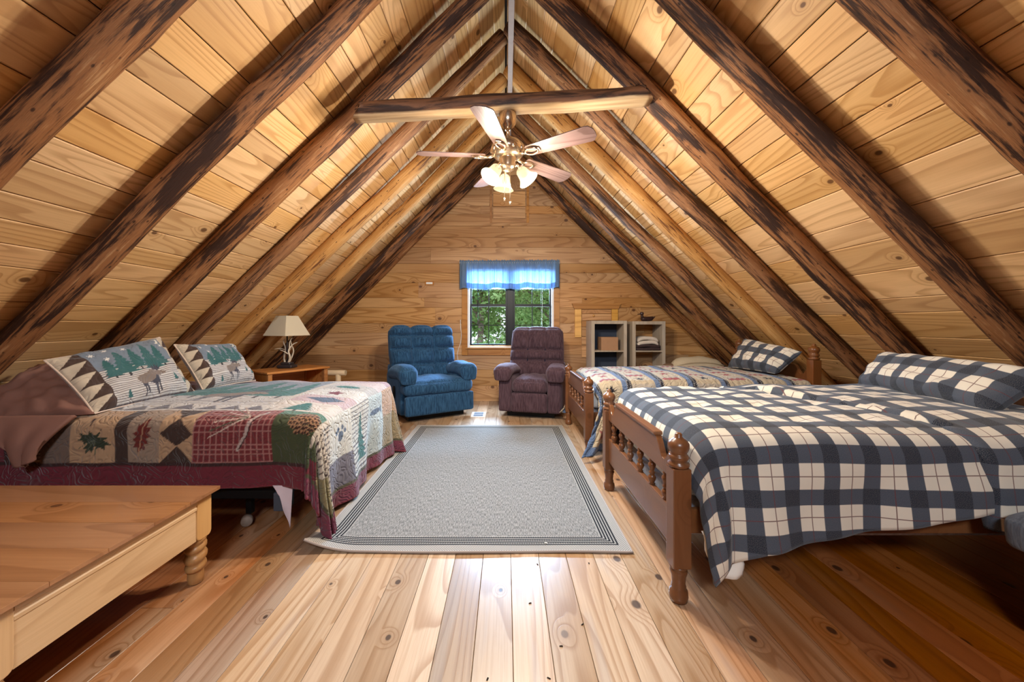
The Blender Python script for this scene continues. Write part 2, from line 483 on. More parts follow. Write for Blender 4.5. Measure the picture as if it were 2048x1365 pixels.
# ---- back wall
def hw(z): return max(0.0, APEX-z)     # half width of gable at height z
WX0, WX1, WZ0, WZ1 = -.575, .715, .805, 2.03      # window opening
wb = MB()
def quad_wall(y0, y1, hole=None):
    if hole is None:
        wb.prism([(-APEX, -.05), (APEX, -.05), (0, APEX)], y0, y1, 'y'); return
    a0, a1, b0, b1 = hole
    wb.prism([(-APEX, -.02), (APEX, -.02), (APEX-b0, b0), (-APEX+b0, b0)], y0, y1, 'y')
    wb.prism([(-APEX+b1, b1), (APEX-b1, b1), (0, APEX)], y0, y1, 'y')
    wb.prism([(-APEX+b0, b0), (a0, b0), (a0, b1), (-APEX+b1, b1)], y0, y1, 'y')
    wb.prism([(a1, b0), (APEX-b0, b0), (APEX-b1, b1), (a1, b1)], y0, y1, 'y')
quad_wall(WALL_Y+.021, WALL_Y+.12, (WX0, WX1, WZ0, WZ1))
wbk = wb.build('wall_back', M_darkgap, fix=True); tag(wbk, kind='structure')
random.seed(21)
z = 0.0
ws = [.14,.24]
joints = [1.15+(650-q)/F*WALL_Y for q in (802,772,740,710,691,666,647,615.5,596,566,546,527.5,495,475,452,428,412,390,372,350,330,310,288)]
joints[0] = 0; zz = joints+[APEX]
def wall_course(parent, y, z0, z1, xa0, xb0, xa1, xb1, facing=-1):
    # board between x = xa..xb at its bottom (0) and top (1); local x along +x
    W = z1-z0-.0022
    if xb0-xa0 < .05: return
    x0 = min(xa0, xa1); L = max(xb0, xb1)-x0
    cl = (xa0-x0, xa1-x0); cr = (L-(xb0-x0), L-(xb1-x0))
    M = frame((x0, y, z0), (1,0,0), (0,0,1), (0,-1,0)) if facing < 0 else frame((x0, y, z0), (1,0,0), (0,0,1), (0,1,0))
    if facing > 0: M = frame((x0, y, z0), (1,0,0), (0,0,1), (0,-1,0))
    put_plank(parent, M_wall, M, L, W, .02, .0025, cl, cr)
for a, b in zip(zz[:-1], zz[1:]):
    l0, l1 = -hw(a)+.0, -hw(b)
    segs = []
    mid = (a+b)/2
    if WZ0-.02 < mid < WZ1+.02: segs = [((l0, WX0-.0), (l1, WX0-.0)), ((WX1, -l0), (WX1, -l1))]
    else: segs = [((l0, -l0), (l1, -l1))]
    for (bo, to) in segs:
        xa, xb = bo; ta, tb = to
        cuts = []
        if xb-xa > 1.6:
            for _ in range(random.choice((0,1,1,2))): cuts.append(random.uniform(max(xa,ta)+.4, min(xb,tb)-.4))
        cuts = sorted(cuts); prev0, prev1 = xa, ta
        for c in cuts:
            if c-prev0 < .3 or c-prev1 < .3: continue
            wall_course(wbk, WALL_Y, a, b, prev0, c-.001, prev1, c-.001); prev0 = prev1 = c
        wall_course(wbk, WALL_Y, a, b, prev0, xb, prev1, tb)
# ---- wall behind the camera
wf = MB(); wf.prism([(-APEX, -.02), (APEX, -.02), (0, APEX)], FRONT_Y-.1, FRONT_Y, 'y')
wfr = wf.build('wall_front', M_wall, fix=True); tag(wfr, kind='structure')

# ---- window
win = bpy.data.objects.new('window_1', None); COL.objects.link(win); tag(win, kind='structure')
cx_w = (WX0+WX1)/2
win.location = (cx_w, WALL_Y, WZ0)
def wl_(mb, name, mat, parent=win, **k):
    # meshes made in world coordinates, moved to window frame
    mb.v = [(a-cx_w, b-WALL_Y, c-WZ0) for a, b, c in mb.v]
    return mb.build(name, mat, parent, **k)
y0 = WALL_Y
CW = .088
wl_(MB().box(WX0-CW, WX0+.0, y0-.022, y0, WZ0-.115, WZ1+CW, .003), 'casing_board', M_trim)
wl_(MB().box(WX1, WX1+CW, y0-.022, y0, WZ0-.115, WZ1+CW, .003), 'casing_board', M_trim)
wl_(MB().box(WX0+.002, WX1-.002, y0-.022, y0, WZ0-.115, WZ0-.012, .003), 'casing_board', M_trim)
wl_(MB().box(WX0, WX1, y0-.022, y0, WZ1, WZ1+CW, .003), 'casing_board', M_trim)
# white jamb liner
j = MB(); t_ = .03
j.box(WX0, WX0+t_, y0-.03, y0+.10, WZ0, WZ1); j.box(WX1-t_, WX1, y0-.03, y0+.10, WZ0, WZ1)
j.box(WX0+t_, WX1-t_, y0-.03, y0+.10, WZ0, WZ0+.02); j.box(WX0+t_, WX1-t_, y0-.03, y0+.10, WZ1-.02, WZ1)
wl_(j, 'jamb', M_white)
wl_(MB().box(WX0-.03, WX1+.03, y0-.045, y0-.022, WZ0-.018, WZ0+.002, .004), 'window_sill', M_trim)
# sashes: two units side by side, each with an upper and a lower sash
g = NT('window_glass', .02, .5); tr = g.node('ShaderNodeBsdfTransparent'); gl = g.node('ShaderNodeBsdfGlossy'); gl.inputs['Roughness'].default_value = .02
mx = g.node('ShaderNodeMixShader'); mx.inputs[0].default_value = .05
g.l.new(tr.outputs[0], mx.inputs[1]); g.l.new(gl.outputs[0], mx.inputs[2]); g.l.new(mx.outputs[0], g.n['Material Output'].inputs[0])
M_glass = g.m
ix0, ix1 = WX0+t_, WX1-t_; iz0, iz1 = WZ0+.02, WZ1-.02
mid = (1020.5-CX)/F*WALL_Y+.0
mull = MB().box(mid-.045, mid+.045, y0+.005, y0+.07, iz0, iz1, .003)
wl_(mull, 'mullion', M_black)
zm = 1.15+(650-611)/F*WALL_Y
for (a, b) in ((ix0, mid-.045), (mid+.045, ix1)):
    for (c, d, yy, hw_) in ((iz0, zm+.02, y0+.02, .036), (zm-.02, iz1, y0+.052, .030)):
        m = MB(); s = .026
        m.box(a, a+s, yy, yy+.028, c, d); m.box(b-s, b, yy, yy+.028, c, d)
        m.box(a+s, b-s, yy, yy+.028, c, c+hw_); m.box(a+s, b-s, yy, yy+.028, d-.038, d)
        o = wl_(m, 'sash', M_black)
        m = MB(); xm = (a+b)/2; zmm = (c+hw_+d-.038)/2
        m.box(xm-.006, xm+.006, yy+.006, yy+.020, c+hw_, d-.038)
        m.box(a+s, xm-.006, yy+.006, yy+.020, zmm-.006, zmm+.006); m.box(xm+.006, b-s, yy+.006, yy+.020, zmm-.006, zmm+.006)
        wl_(m, 'muntin', M_black, o)
        m = MB().box(a+s-.004, b-s+.004, yy+.012, yy+.015, c+.02, d-.02)
        wl_(m, 'pane', M_glass, o)

# mini blind, raised behind the valance
bl = thing('window_blind', 'white mini blind pulled up behind the blue valance', 'blind', (cx_w, WALL_Y-.005, WZ1-.02))
MB().box(-.60, .60, -.03, .0, -.03, .0, .002).build('head_rail', M_white, bl)
Msl = NT('blind_slat', .5); tr = Msl.node('ShaderNodeBsdfTranslucent'); tr.inputs[0].default_value = (.85,.88,.9,1)
mxx = Msl.node('ShaderNodeMixShader'); mxx.inputs[0].default_value = .45; Msl.color((.8,.82,.84))
Msl.l.new(Msl.b.outputs[0], mxx.inputs[1]); Msl.l.new(tr.outputs[0], mxx.inputs[2]); Msl.l.new(mxx.outputs[0], Msl.n['Material Output'].inputs[0])
sl = None
for i in range(12):
    if sl is None:
        m = MB(); m.v = []; pts = [(-.012,-.004),(-.004,0),(.004,.001),(.012,-.002)]
        vs = [(xx, p[0]-.015, p[1]) for xx in (-.595, .595) for p in pts]; m.add(vs, [(0,1,5,4),(1,2,6,5),(2,3,7,6)], True)
        sl = m.build('slat', Msl.m, bl, solid=.0015); o = sl
    else:
        o = sl.copy(); COL.objects.link(o); o.parent = bl
    o.location = (0, 0, -.05-.0205*i); o.rotation_euler = (.35, 0, 0)
MB().box(-.595, .595, -.026, -.004, -.312, -.298, .002).build('bottom_rail', M_white, bl)
MB().tube([(P(956,0,WALL_Y).x-cx_w, -.032, -.03), (P(956,0,WALL_Y).x-cx_w, -.030, -.79)], .0035, 6).build('wand', M_black, bl)
MB().tube([(P(1084,0,WALL_Y).x-cx_w, -.030, -.03), (P(1084,0,WALL_Y).x-cx_w, -.028, -.7), (P(1084,0,WALL_Y).x-cx_w, -.030, -1.16)], .0018, 6).build('pull_cord', M_white, bl)

# valance
mv = NT('valance_cloth', .8); tr = mv.node('ShaderNodeBsdfTranslucent'); mxx = mv.node('ShaderNodeMixShader'); mxx.inputs[0].default_value = .5
co = mv.coords('UV'); nn = mv.noise(mv.scale(co, (220, 220, 1)), 1, 2)
cc = mv.mix(nn, (.19,.29,.44), (.27,.39,.56)); mv.color(cc); mv.l.new(mv.mix(.0, (.15,.27,.45), (1,1,1)), tr.inputs[0])
trs = mv.node('ShaderNodeBsdfTransparent'); trs.inputs[0].default_value = (.6,.75,.9,1); mx2 = mv.node('ShaderNodeMixShader'); mx2.inputs[0].default_value = .07
mv.l.new(mv.b.outputs[0], mxx.inputs[1]); mv.l.new(tr.outputs[0], mxx.inputs[2])
mv.l.new(mxx.outputs[0], mx2.inputs[1]); mv.l.new(trs.outputs[0], mx2.inputs[2]); mv.l.new(mx2.outputs[0], mv.n['Material Output'].inputs[0])
def valance():
    ycen = WALL_Y-.085
    a = P(919.5, 0, ycen).x; b = P(1119, 0, ycen).x; z1 = P(0, 520, ycen).z; z0 = P(0, 577, ycen).z
    va = thing('curtain_valance', 'gathered sheer blue valance across the top of the window', 'curtain', ((a+b)/2, ycen, z0))
    nx, nz = 260, 16; vs = []
    wd = b-a; hh = z1-z0
    for i in range(nz+1):
        t = i/nz
        for k in range(nx+1):
            u = k/nx; X = (u-.5)*wd
            amp = .010*(1-.2*t)+.006
            f = math.sin(u*2*PI*17+1.3*math.sin(u*19))+.45*math.sin(u*2*PI*31+2*math.sin(u*7))
            if t > .86: f = math.sin(u*2*PI*48+math.sin(u*30))*.7
            Y = amp*f-.01*math.sin(t*PI)
            Z = t*hh+(.012*math.sin(u*2*PI*3.3)+.006*math.sin(u*40))*(1-t)-(.008*(1-u)*1)*(1)
            if t >= 1: Z += .006*math.sin(u*2*PI*36)+.004*math.sin(u*90)
            vs.append((X, Y, Z))
    fs = [(i*(nx+1)+k, i*(nx+1)+k+1, (i+1)*(nx+1)+k+1, (i+1)*(nx+1)+k) for i in range(nz) for k in range(nx)]
    # returns to the wall at both ends
    m = MB().add(vs, fs, True)
    for sx in (-1, 1):
        X = sx*wd/2
        m.add([(X, 0, 0), (X, .08, 0), (X, .08, hh), (X, 0, hh)], [(0,1,2,3)])
    m.build('sheer_panel', mv.m, va)
    # doubled hem along the bottom
    vs2 = []
    for i in range(3):
        for k in range(nx+1):
            p = vs[int(k)]; q = vs[(nx+1)*3+k]; s = i/2
            vs2.append((p[0], p[1]*(1-s)+q[1]*s-.004, p[2]*(1-s)+q[2]*s))
    MB().add(vs2, [(i*(nx+1)+k, i*(nx+1)+k+1, (i+1)*(nx+1)+k+1, (i+1)*(nx+1)+k) for i in range(2) for k in range(nx)], True).build('hem', mv.m, va)
    MB().tube([(-wd/2+.0, .012, hh*.9), (wd/2, .012, hh*.9)], .008, 8).build('curtain_rod', M_white, va)
    for sx in (-1, 1):
        MB().box(sx*wd/2-.006, sx*wd/2+.006, .012, .085, hh*.9-.01, hh*.9+.01).build('rod_bracket', M_white, va)
valance()

# ---- things on the back wall
def wall_box(name, px0, px1, py0, py1, mat, parent, y=WALL_Y, d=.02, ch=.003, origin=None):
    a = P(px0, py1, y); b = P(px1, py0, y); o = origin
    return MB().box(a.x-o.x, b.x-o.x, -d, 0, a.z-o.z, b.z-o.z, ch).build(name, mat, parent)
hp = P(1019, 444, WALL_Y)
ht = thing('gable_hatch', 'upright framed plank hatch high on gable wall below the fan', 'hatch', hp)
wall_box('frame_board', 980, 984, 322, 446, M_trim, ht, d=.014, origin=hp)
wall_box('frame_board', 1053, 1058, 322, 446, M_trim, ht, d=.014, origin=hp)
wall_box('frame_board', 984, 1053, 441, 446, M_trim, ht, d=.014, origin=hp)
wall_box('frame_board', 984, 1053, 318, 322, M_trim, ht, d=.014, origin=hp)
for (a, b) in ((322,352),(353,383),(384,414),(415,438)):
    wall_box('panel_board', 986.5, 1050.5, a, b, M_wall, ht, d=.022, origin=hp)
hp = P(1192, 715, WALL_Y)
ht = thing('wall_hatch', 'small plank hatch with knob between window and grey shelves', 'hatch', hp)
wall_box('frame_board', 1149, 1162, 619, 675, M_trimlight, ht, d=.03, origin=hp)
wall_box('frame_board', 1222.5, 1235, 619, 716, M_trimlight, ht, d=.03, origin=hp)
m = MB(); o_ = hp
pts = [(1143,607.5),(1241.5,607.5),(1236,618.5),(1148,618.5)]
m.prism([(P(a,b,WALL_Y).x-o_.x, P(a,b,WALL_Y).z-o_.z) for a, b in pts], -.034, 0, 'y'); m.build('frame_board', M_trim, ht, fix=True, bevel=.002)
for (a, b) in ((620,627.5),(628.5,641),(642,654),(655,673),(674,690),(691,715)):
    wall_box('panel_board', 1163, 1222, a, b, M_wall, ht, d=.02, origin=hp)
kp = P(1186, 632, WALL_Y)-hp
MB().lathe([(.006,0),(.006,.012),(.014,.018),(.016,.026),(.010,.034),(0,.035)], 12, Matrix.Translation((kp.x, -.02, kp.z)) @ Matrix.Rotation(PI/2, 4, 'X')).build('knob', M_trimlight, ht)
pp = P(859, 571, WALL_Y)
sw = thing('small_wall_plaque', 'tiny brown framed white plaque on wall left of the window', 'plaque', pp)
MB().box(-.068,.068,-.012,0,0,.062,.003).build('frame', M_trim, sw)
MB().box(-.048,.048,-.015,-.010,.016,.046,.001).build('plate', M_white, sw)
cd = [P(921, 640, WALL_Y-.01), P(921.2, 655, WALL_Y-.01), P(923, 670, WALL_Y-.015), P(921.5, 685, WALL_Y-.01), P(917, 698, WALL_Y-.012), P(914.5, 708, WALL_Y-.012), P(916, 722, WALL_Y-.02), P(917, 745, WALL_Y-.02), P(913, 800, WALL_Y-.02)]
b0 = cd[-1].copy(); b0.z = 0
MB().tube([p-b0 for p in cd], .0042, 6).build('wire', M_white, None, loc=b0)
tag(bpy.data.objects['wire'], 'thin white cord hanging on wall right of the blue recliner', 'cord')

# ---- garden seen through the window
leafc = NT('leaf', .5, .3); r = leafc.coords('Object'); nz_ = leafc.noise(leafc.scale(r, (1.5,1.5,1.5)), 1, 4)
cl_ = leafc.mix(leafc.mapr(nz_, .35, .65), (.10,.24,.06), (.42,.62,.26)); leafc.color(cl_)
tl = leafc.node('ShaderNodeBsdfTranslucent'); leafc.l.new(cl_, tl.inputs[0]); mxx = leafc.node('ShaderNodeMixShader'); mxx.inputs[0].default_value = .5
leafc.l.new(leafc.b.outputs[0], mxx.inputs[1]); leafc.l.new(tl.outputs[0], mxx.inputs[2]); leafc.l.new(mxx.outputs[0], leafc.n['Material Output'].inputs[0])
M_trunk = bark('tree_bark', (.10,.08,.07), (.22,.18,.15), (.4,.35,.3), .5)
def tree(x, y, h, spread, nl, seed, label, lsz=1.0):
    rg = np.random.default_rng(seed)
    t = thing('leafy_tree', label, 'tree', (x, y, -3.2))
    bot = [(0,0,0)]; pts = [(.12*math.sin(i*.9+seed), .1*math.cos(i*1.1), h*i/8) for i in range(9)]; pts[0] = (0,0,0)
    MB().tube(pts, [.13-.011*i for i in range(9)], 10).build('trunk', M_trunk, t)
    mb = MB(); c = []
    for i in range(34):
        a = rg.uniform(0, 6.28); z0 = h*rg.uniform(.3, .95); L = spread*rg.uniform(.4, 1)*(1.1-z0/h*.5)
        p0 = Vector((0,0,z0)); e = Vector((L*math.cos(a), L*math.sin(a), z0+rg.uniform(-.2,.7)))
        mb.tube([p0, (p0+e)/2+Vector((0,0,.12)), e], [.03,.018,.007], 5); 
        for s in (.35,.5,.65,.8,.95,1.05): c.append((p0+(e-p0)*s, L))
    mb.build('branches', M_trunk, t)
    lf = bpy.data.meshes.new('leaves'); n = nl
    ci = rg.integers(0, len(c), n)
    cen = np.array([c[i][0] for i in ci])+rg.normal(0, .20, (n,3))
    u = rg.normal(0,1,(n,3)); u /= np.linalg.norm(u,axis=1)[:,None]
    v = rg.normal(0,1,(n,3)); v -= (v*u).sum(1)[:,None]*u; v /= np.linalg.norm(v,axis=1)[:,None]
    nn_ = np.cross(u, v); s = rg.uniform(.04,.085,(n,1))*lsz
    V = np.stack([cen-u*s, cen+v*s*.45+nn_*s*.1, cen+u*s, cen-v*s*.45+nn_*s*.1], 1).reshape(-1,3)
    lf.from_pydata(V.tolist(), [], [(4*i,4*i+1,4*i+2,4*i+3) for i in range(n)]); lf.materials.append(leafc.m)
    o = bpy.data.objects.new('foliage', lf); link(o, t); tag(o, kind='stuff')
tree(-.75, 9.6, 6.8, 1.6, 9000, 3, 'leafy green tree outside behind the left window panes')
tree(1.25, 10.2, 7.2, 1.8, 9000, 4, 'leafy green tree outside behind the right window panes')
tree(.2, 15.8, 9.5, 2.9, 22000, 5, 'tallest green tree farther back outside, between the other trees', 2.0)
tree(-3.6, 17.5, 9.5, 3.2, 20000, 6, 'distant green tree outside at the far left of the window view', 2.2)
tree(4.4, 17.2, 9.5, 3.2, 20000, 7, 'distant green tree outside at the far right of the window view', 2.2)
gr = plain('grass', (.10,.22,.05), .9, 0, .3, 4)
gd = MB().box(-14, 14, WALL_Y+.3, 26, -3.3, -3.2).build('ground_outside', gr); tag(gd, kind='structure')
# ================================================================ painted textile grids
def cloth_mat(name, rough=.85, bscale=60, bstr=.3, weave=.06, quilt=0.0, tuft=None):
    t = NT(name, rough, .15)
    at = t.node('ShaderNodeAttribute'); at.attribute_name = 'Col'
    uv = t.coords('UV'); n = t.noise(t.scale(uv, (420, 420, 1)), 1, 2)
    cc = t.mix(1.0, at.outputs['Color'], (.74,.72,.72), 'MULTIPLY')
    t.color(t.mix(t.math('MULTIPLY', n, weave*2), cc, (.02,.02,.02)))
    if quilt > 0:
        # wandering stipple stitching
        w1 = t.noise(t.scale(uv, (11, 11, 1)), 1, 1.0, .5, 1.2)
        ln = t.math('ABSOLUTE', t.math('SUBTRACT', t.math('FRACT', t.math('MULTIPLY', w1, 5)), .5))
        h = t.mapr(ln, .0, .36)
        t.bump(t.math('ADD', h, t.math('MULTIPLY', n, .12)), quilt, .012)
    else: t.bump(n, bstr*.5, .002)
    t.b.inputs['Sheen Weight'].default_value = .15
    return t.m

def inpoly(U, V, poly):
    r = np.zeros(U.shape, bool); n = len(poly); j = n-1
    for i in range(n):
        xi, yi = poly[i]; xj, yj = poly[j]
        if yi != yj:
            c = ((yi > V) != (yj > V)) & (U < (xj-xi)*(V-yi)/(yj-yi)+xi)
            r ^= c
        j = i
    return r
class Paint:
    def __init__(s, U, V, base):
        s.U, s.V = U, V; s.C = np.ones(U.shape+(3,))*np.array(base)
    def m(s, mask, c): s.C[mask] = c
    def rect(s, a, b, c, d, col): s.m((s.U >= a) & (s.U < b) & (s.V >= c) & (s.V < d), col)
    def poly(s, p, col): s.m(inpoly(s.U, s.V, p), col)
    def disk(s, x, y, r, col, ry=None): s.m(((s.U-x)/r)**2+((s.V-y)/(ry or r))**2 < 1, col)
    def line(s, pts, w_, col):
        for (a, b), (c, d) in zip(pts[:-1], pts[1:]):
            L2 = (c-a)**2+(d-b)**2+1e-9; t = np.clip(((s.U-a)*(c-a)+(s.V-b)*(d-b))/L2, 0, 1)
            s.m((s.U-a-t*(c-a))**2+(s.V-b-t*(d-b))**2 < w_*w_, col)
    def star(s, x, y, r, col, rot=0, k=.42, n=5):
        s.poly([(x+(r if i % 2 == 0 else r*k)*math.sin(rot+PI*i/n), y+(r if i % 2 == 0 else r*k)*math.cos(rot+PI*i/n)) for i in range(2*n)], col)
    def pine(s, x, y, h, w_, col, tiers=7, up=1):
        # y = foot of the tree
        p = [];
        for i in range(tiers):
            t = i/tiers; ww = w_*(1-t)**.8; p.append((x-ww/2, y+up*h*(t+.02))); p.append((x-ww*.28, y+up*h*(t+.11)))
        p.append((x, y+up*h))
        for i in reversed(range(tiers)):
            t = i/tiers; ww = w_*(1-t)**.8; p.append((x+ww*.28, y+up*h*(t+.11))); p.append((x+ww/2, y+up*h*(t+.02)))
        s.line([(x, y-up*h*.08), (x, y)], w_*.05, (.05,.05,.05)); s.poly(p, col)
    def stripes(s, a, b, c, d, col, per, duty, vert=False, bg=None):
        m = (s.U >= a) & (s.U < b) & (s.V >= c) & (s.V < d)
        if bg is not None: s.m(m, bg)
        q = s.U if vert else s.V
        s.m(m & (np.mod(q, per) < per*duty), col)
    def tri_strip(s, a, b, c, d, n, col, vert=False, flip=False):
        for i in range(n):
            if vert:
                y0 = c+(d-c)*i/n; y1 = c+(d-c)*(i+1)/n
                s.poly([(a, y0), (b, (y0+y1)/2), (a, y1)] if not flip else [(b, y0), (a, (y0+y1)/2), (b, y1)], col)
            else:
                x0 = a+(b-a)*i/n; x1 = a+(b-a)*(i+1)/n
                s.poly([(x0, c), ((x0+x1)/2, d), (x1, c)], col)

def moose(p, x, y, sc, body=(.24,.19,.16), leg=(.07,.07,.09)):
    def q(L): return [(x+a*sc, y+b*sc) for a, b in L]
    p.poly(q([(.06,.0),(.10,.0),(.13,.30),(.20,.42),(.10,.50),(.04,.40),(.08,.22)]), leg)
    p.poly(q([(.16,.04),(.20,.04),(.20,.28),(.26,.42),(.16,.46),(.12,.38)]), leg)
    p.poly(q([(.50,.0),(.54,.0),(.54,.25),(.62,.42),(.50,.48),(.46,.38)]), leg)
    p.poly(q([(.60,.05),(.64,.05),(.64,.28),(.68,.45),(.58,.46)]), leg)
    p.poly(q([(.0,.50),(.02,.62),(.12,.70),(.36,.74),(.50,.84),(.62,.84),(.72,.80),(.86,.80),(.98,.72),(1.0,.64),(.94,.62),(.84,.66),(.78,.56),(.72,.60),(.66,.44),(.48,.36),(.30,.40),(.14,.36),(.04,.40)]), body)
    p.poly(q([(.66,.44),(.70,.60),(.62,.62),(.56,.50),(.40,.42),(.30,.40),(.46,.35)]), leg)
    p.poly(q([(.62,.84),(.56,1.0),(.66,.92),(.68,1.04),(.74,.92),(.80,1.06),(.82,.92),(.90,1.02),(.88,.88),(.98,.94),(.86,.82)]), leg)

def paint_sham(p, W, Hh):
    cream = (.62,.53,.40); brown = (.075,.045,.035); sky = (.20,.245,.30); teal = (.045,.14,.14)
    p.rect(0, W, 0, Hh, (.64,.62,.58))
    # side bands of triangles
    bw = W*.17
    for (a, b, fl) in ((0, bw, False), (W-bw*.6, W, False)):
        p.rect(a, b, 0, Hh, cream)
        n = 5
        for i in range(n):
            y0 = Hh*(i-.1)/n; y1 = Hh*(i+.9)/n
            p.poly([(a, y0), (b, y0), ((a+b)/2+ (b-a)*.0, y1)], brown) if False else p.poly([(a+.02*(b-a), y0), (b, y0), (b, y1)], brown)
    a, b = bw, W-bw*.6
    p.rect(a, b, Hh*.56, Hh, sky)
    p.stripes(a, b, 0, Hh*.56, (.14,.11,.12), .0135, .33, bg=(.66,.64,.60))
    k = W
    for (fx, fy, h, w_) in ((.27,.42,.30,.17),(.40,.44,.40,.26),(.53,.50,.34,.16),(.66,.44,.48,.22),(.77,.48,.36,.15)):
        p.pine(fx*W, fy*Hh, h*Hh, w_*W, teal)
    for (fx, fy) in ((.22,.84),(.36,.90),(.50,.86),(.86,.80),(.30,.72)): p.star(fx*W, fy*Hh, .017, (.85,.84,.78), .2, .35, 6)
    p.disk(.84*W, .90*Hh, .024, (.85,.83,.70)); p.disk(.84*W-.011, .90*Hh+.004, .021, sky)
    for (fx, fy, h) in ((.80,.20,.10),(.90,.14,.08),(.30,.06,.10)): p.pine(fx*W, fy*Hh, h*Hh*1.2, .06*W, teal, 4)
    moose(p, .42*W, .05*Hh, .30*W)

def grid_mesh(name, PTS, COLR, UV, mat, parent=None, solid=0, loc=(0,0,0)):
    nu, nv = PTS.shape[:2]
    V = PTS.reshape(-1, 3)-np.array(loc)
    idx = np.arange(nu*nv).reshape(nu, nv)
    f = np.stack([idx[:-1,:-1], idx[1:,:-1], idx[1:,1:], idx[:-1,1:]], -1).reshape(-1, 4)
    me = bpy.data.meshes.new(name)
    me.vertices.add(len(V)); me.vertices.foreach_set('co', V.astype(np.float32).ravel())
    me.loops.add(f.size); me.loops.foreach_set('vertex_index', f.astype(np.int32).ravel())
    me.polygons.add(len(f)); me.polygons.foreach_set('loop_start', np.arange(0, f.size, 4, dtype=np.int32))
    me.polygons.foreach_set('use_smooth', np.ones(len(f), bool))
    me.update(calc_edges=True)
    if COLR is not None:
        at = me.color_attributes.new('Col', 'FLOAT_COLOR', 'POINT')
        c = np.ones((len(V), 4), np.float32); c[:, :3] = COLR.reshape(-1, 3); at.data.foreach_set('color', c.ravel())
    uvl = me.uv_layers.new(name='UVMap'); uv = UV.reshape(-1, 2)[f.ravel()]; uvl.data.foreach_set('uv', uv.astype(np.float32).ravel())
    me.materials.append(mat)
    o = bpy.data.objects.new(name, me); link(o, parent); o.location = loc
    if solid:
        m = o.modifiers.new('solid', 'SOLIDIFY'); m.thickness = solid; m.offset = 0
    return o

def snoise(X, Y, seed, sc=1.0, n=10):
    rg = np.random.default_rng(seed); out = np.zeros_like(X)
    for i in range(n):
        a = rg.uniform(0, 6.28); f = sc*rg.uniform(.5, 2.2); out += np.sin((X*math.cos(a)+Y*math.sin(a))*f+rg.uniform(0, 6.28))/n**.5
    return out

def cover(X, Y, rect, zt, r, flare=.06, cflare=.25, folds=None, crown=.0, noise_a=.006, seed=1, droop=None):
    """lay a flat cloth (X, Y in the plane) over a bed top; outside rect (already inset) it rolls over and hangs"""
    xa, xb, ya, yb = rect
    cxx = np.clip(X, xa, xb); cyy = np.clip(Y, ya, yb)
    ox = X-cxx; oy = Y-cyy; L = np.hypot(ox, oy); Ls = np.maximum(L, 1e-9); dx = ox/Ls; dy = oy/Ls
    corner = np.minimum(np.abs(dx), np.abs(dy))*1.414
    th = np.minimum(L/r, PI/2); ext = np.maximum(L-r*PI/2, 0)
    out = r*np.sin(th)+ext*(flare+cflare*corner)
    down = r*(1-np.cos(th))+ext*np.sqrt(np.maximum(0, 1-(flare+cflare*corner)**2))
    along = X*np.abs(dy)+Y*np.abs(dx)
    wav = ext*.06*np.sin(along*9+seed)+ext*.03*np.sin(along*23+seed*2)
    out = out+wav
    if folds: out += ext*folds*np.sin(np.arctan2(np.abs(dy), np.abs(dx))*6)*corner
    px = cxx+dx*out; py = cyy+dy*out
    u = (cxx-xa)/(xb-xa)*2-1; v = (cyy-ya)/(yb-ya)*2-1
    z = zt-down+crown*(1-u**4)*(1-v**4)
    nz_ = noise_a*snoise(X, Y, seed, 9)
    side = np.clip(ext/.1, 0, 1)
    z = z+nz_*(1-side); px = px+dx*nz_*side*1.3; py = py+dy*nz_*side*1.3
    z = np.maximum(z, .012)
    return np.stack([px, py, z], -1)

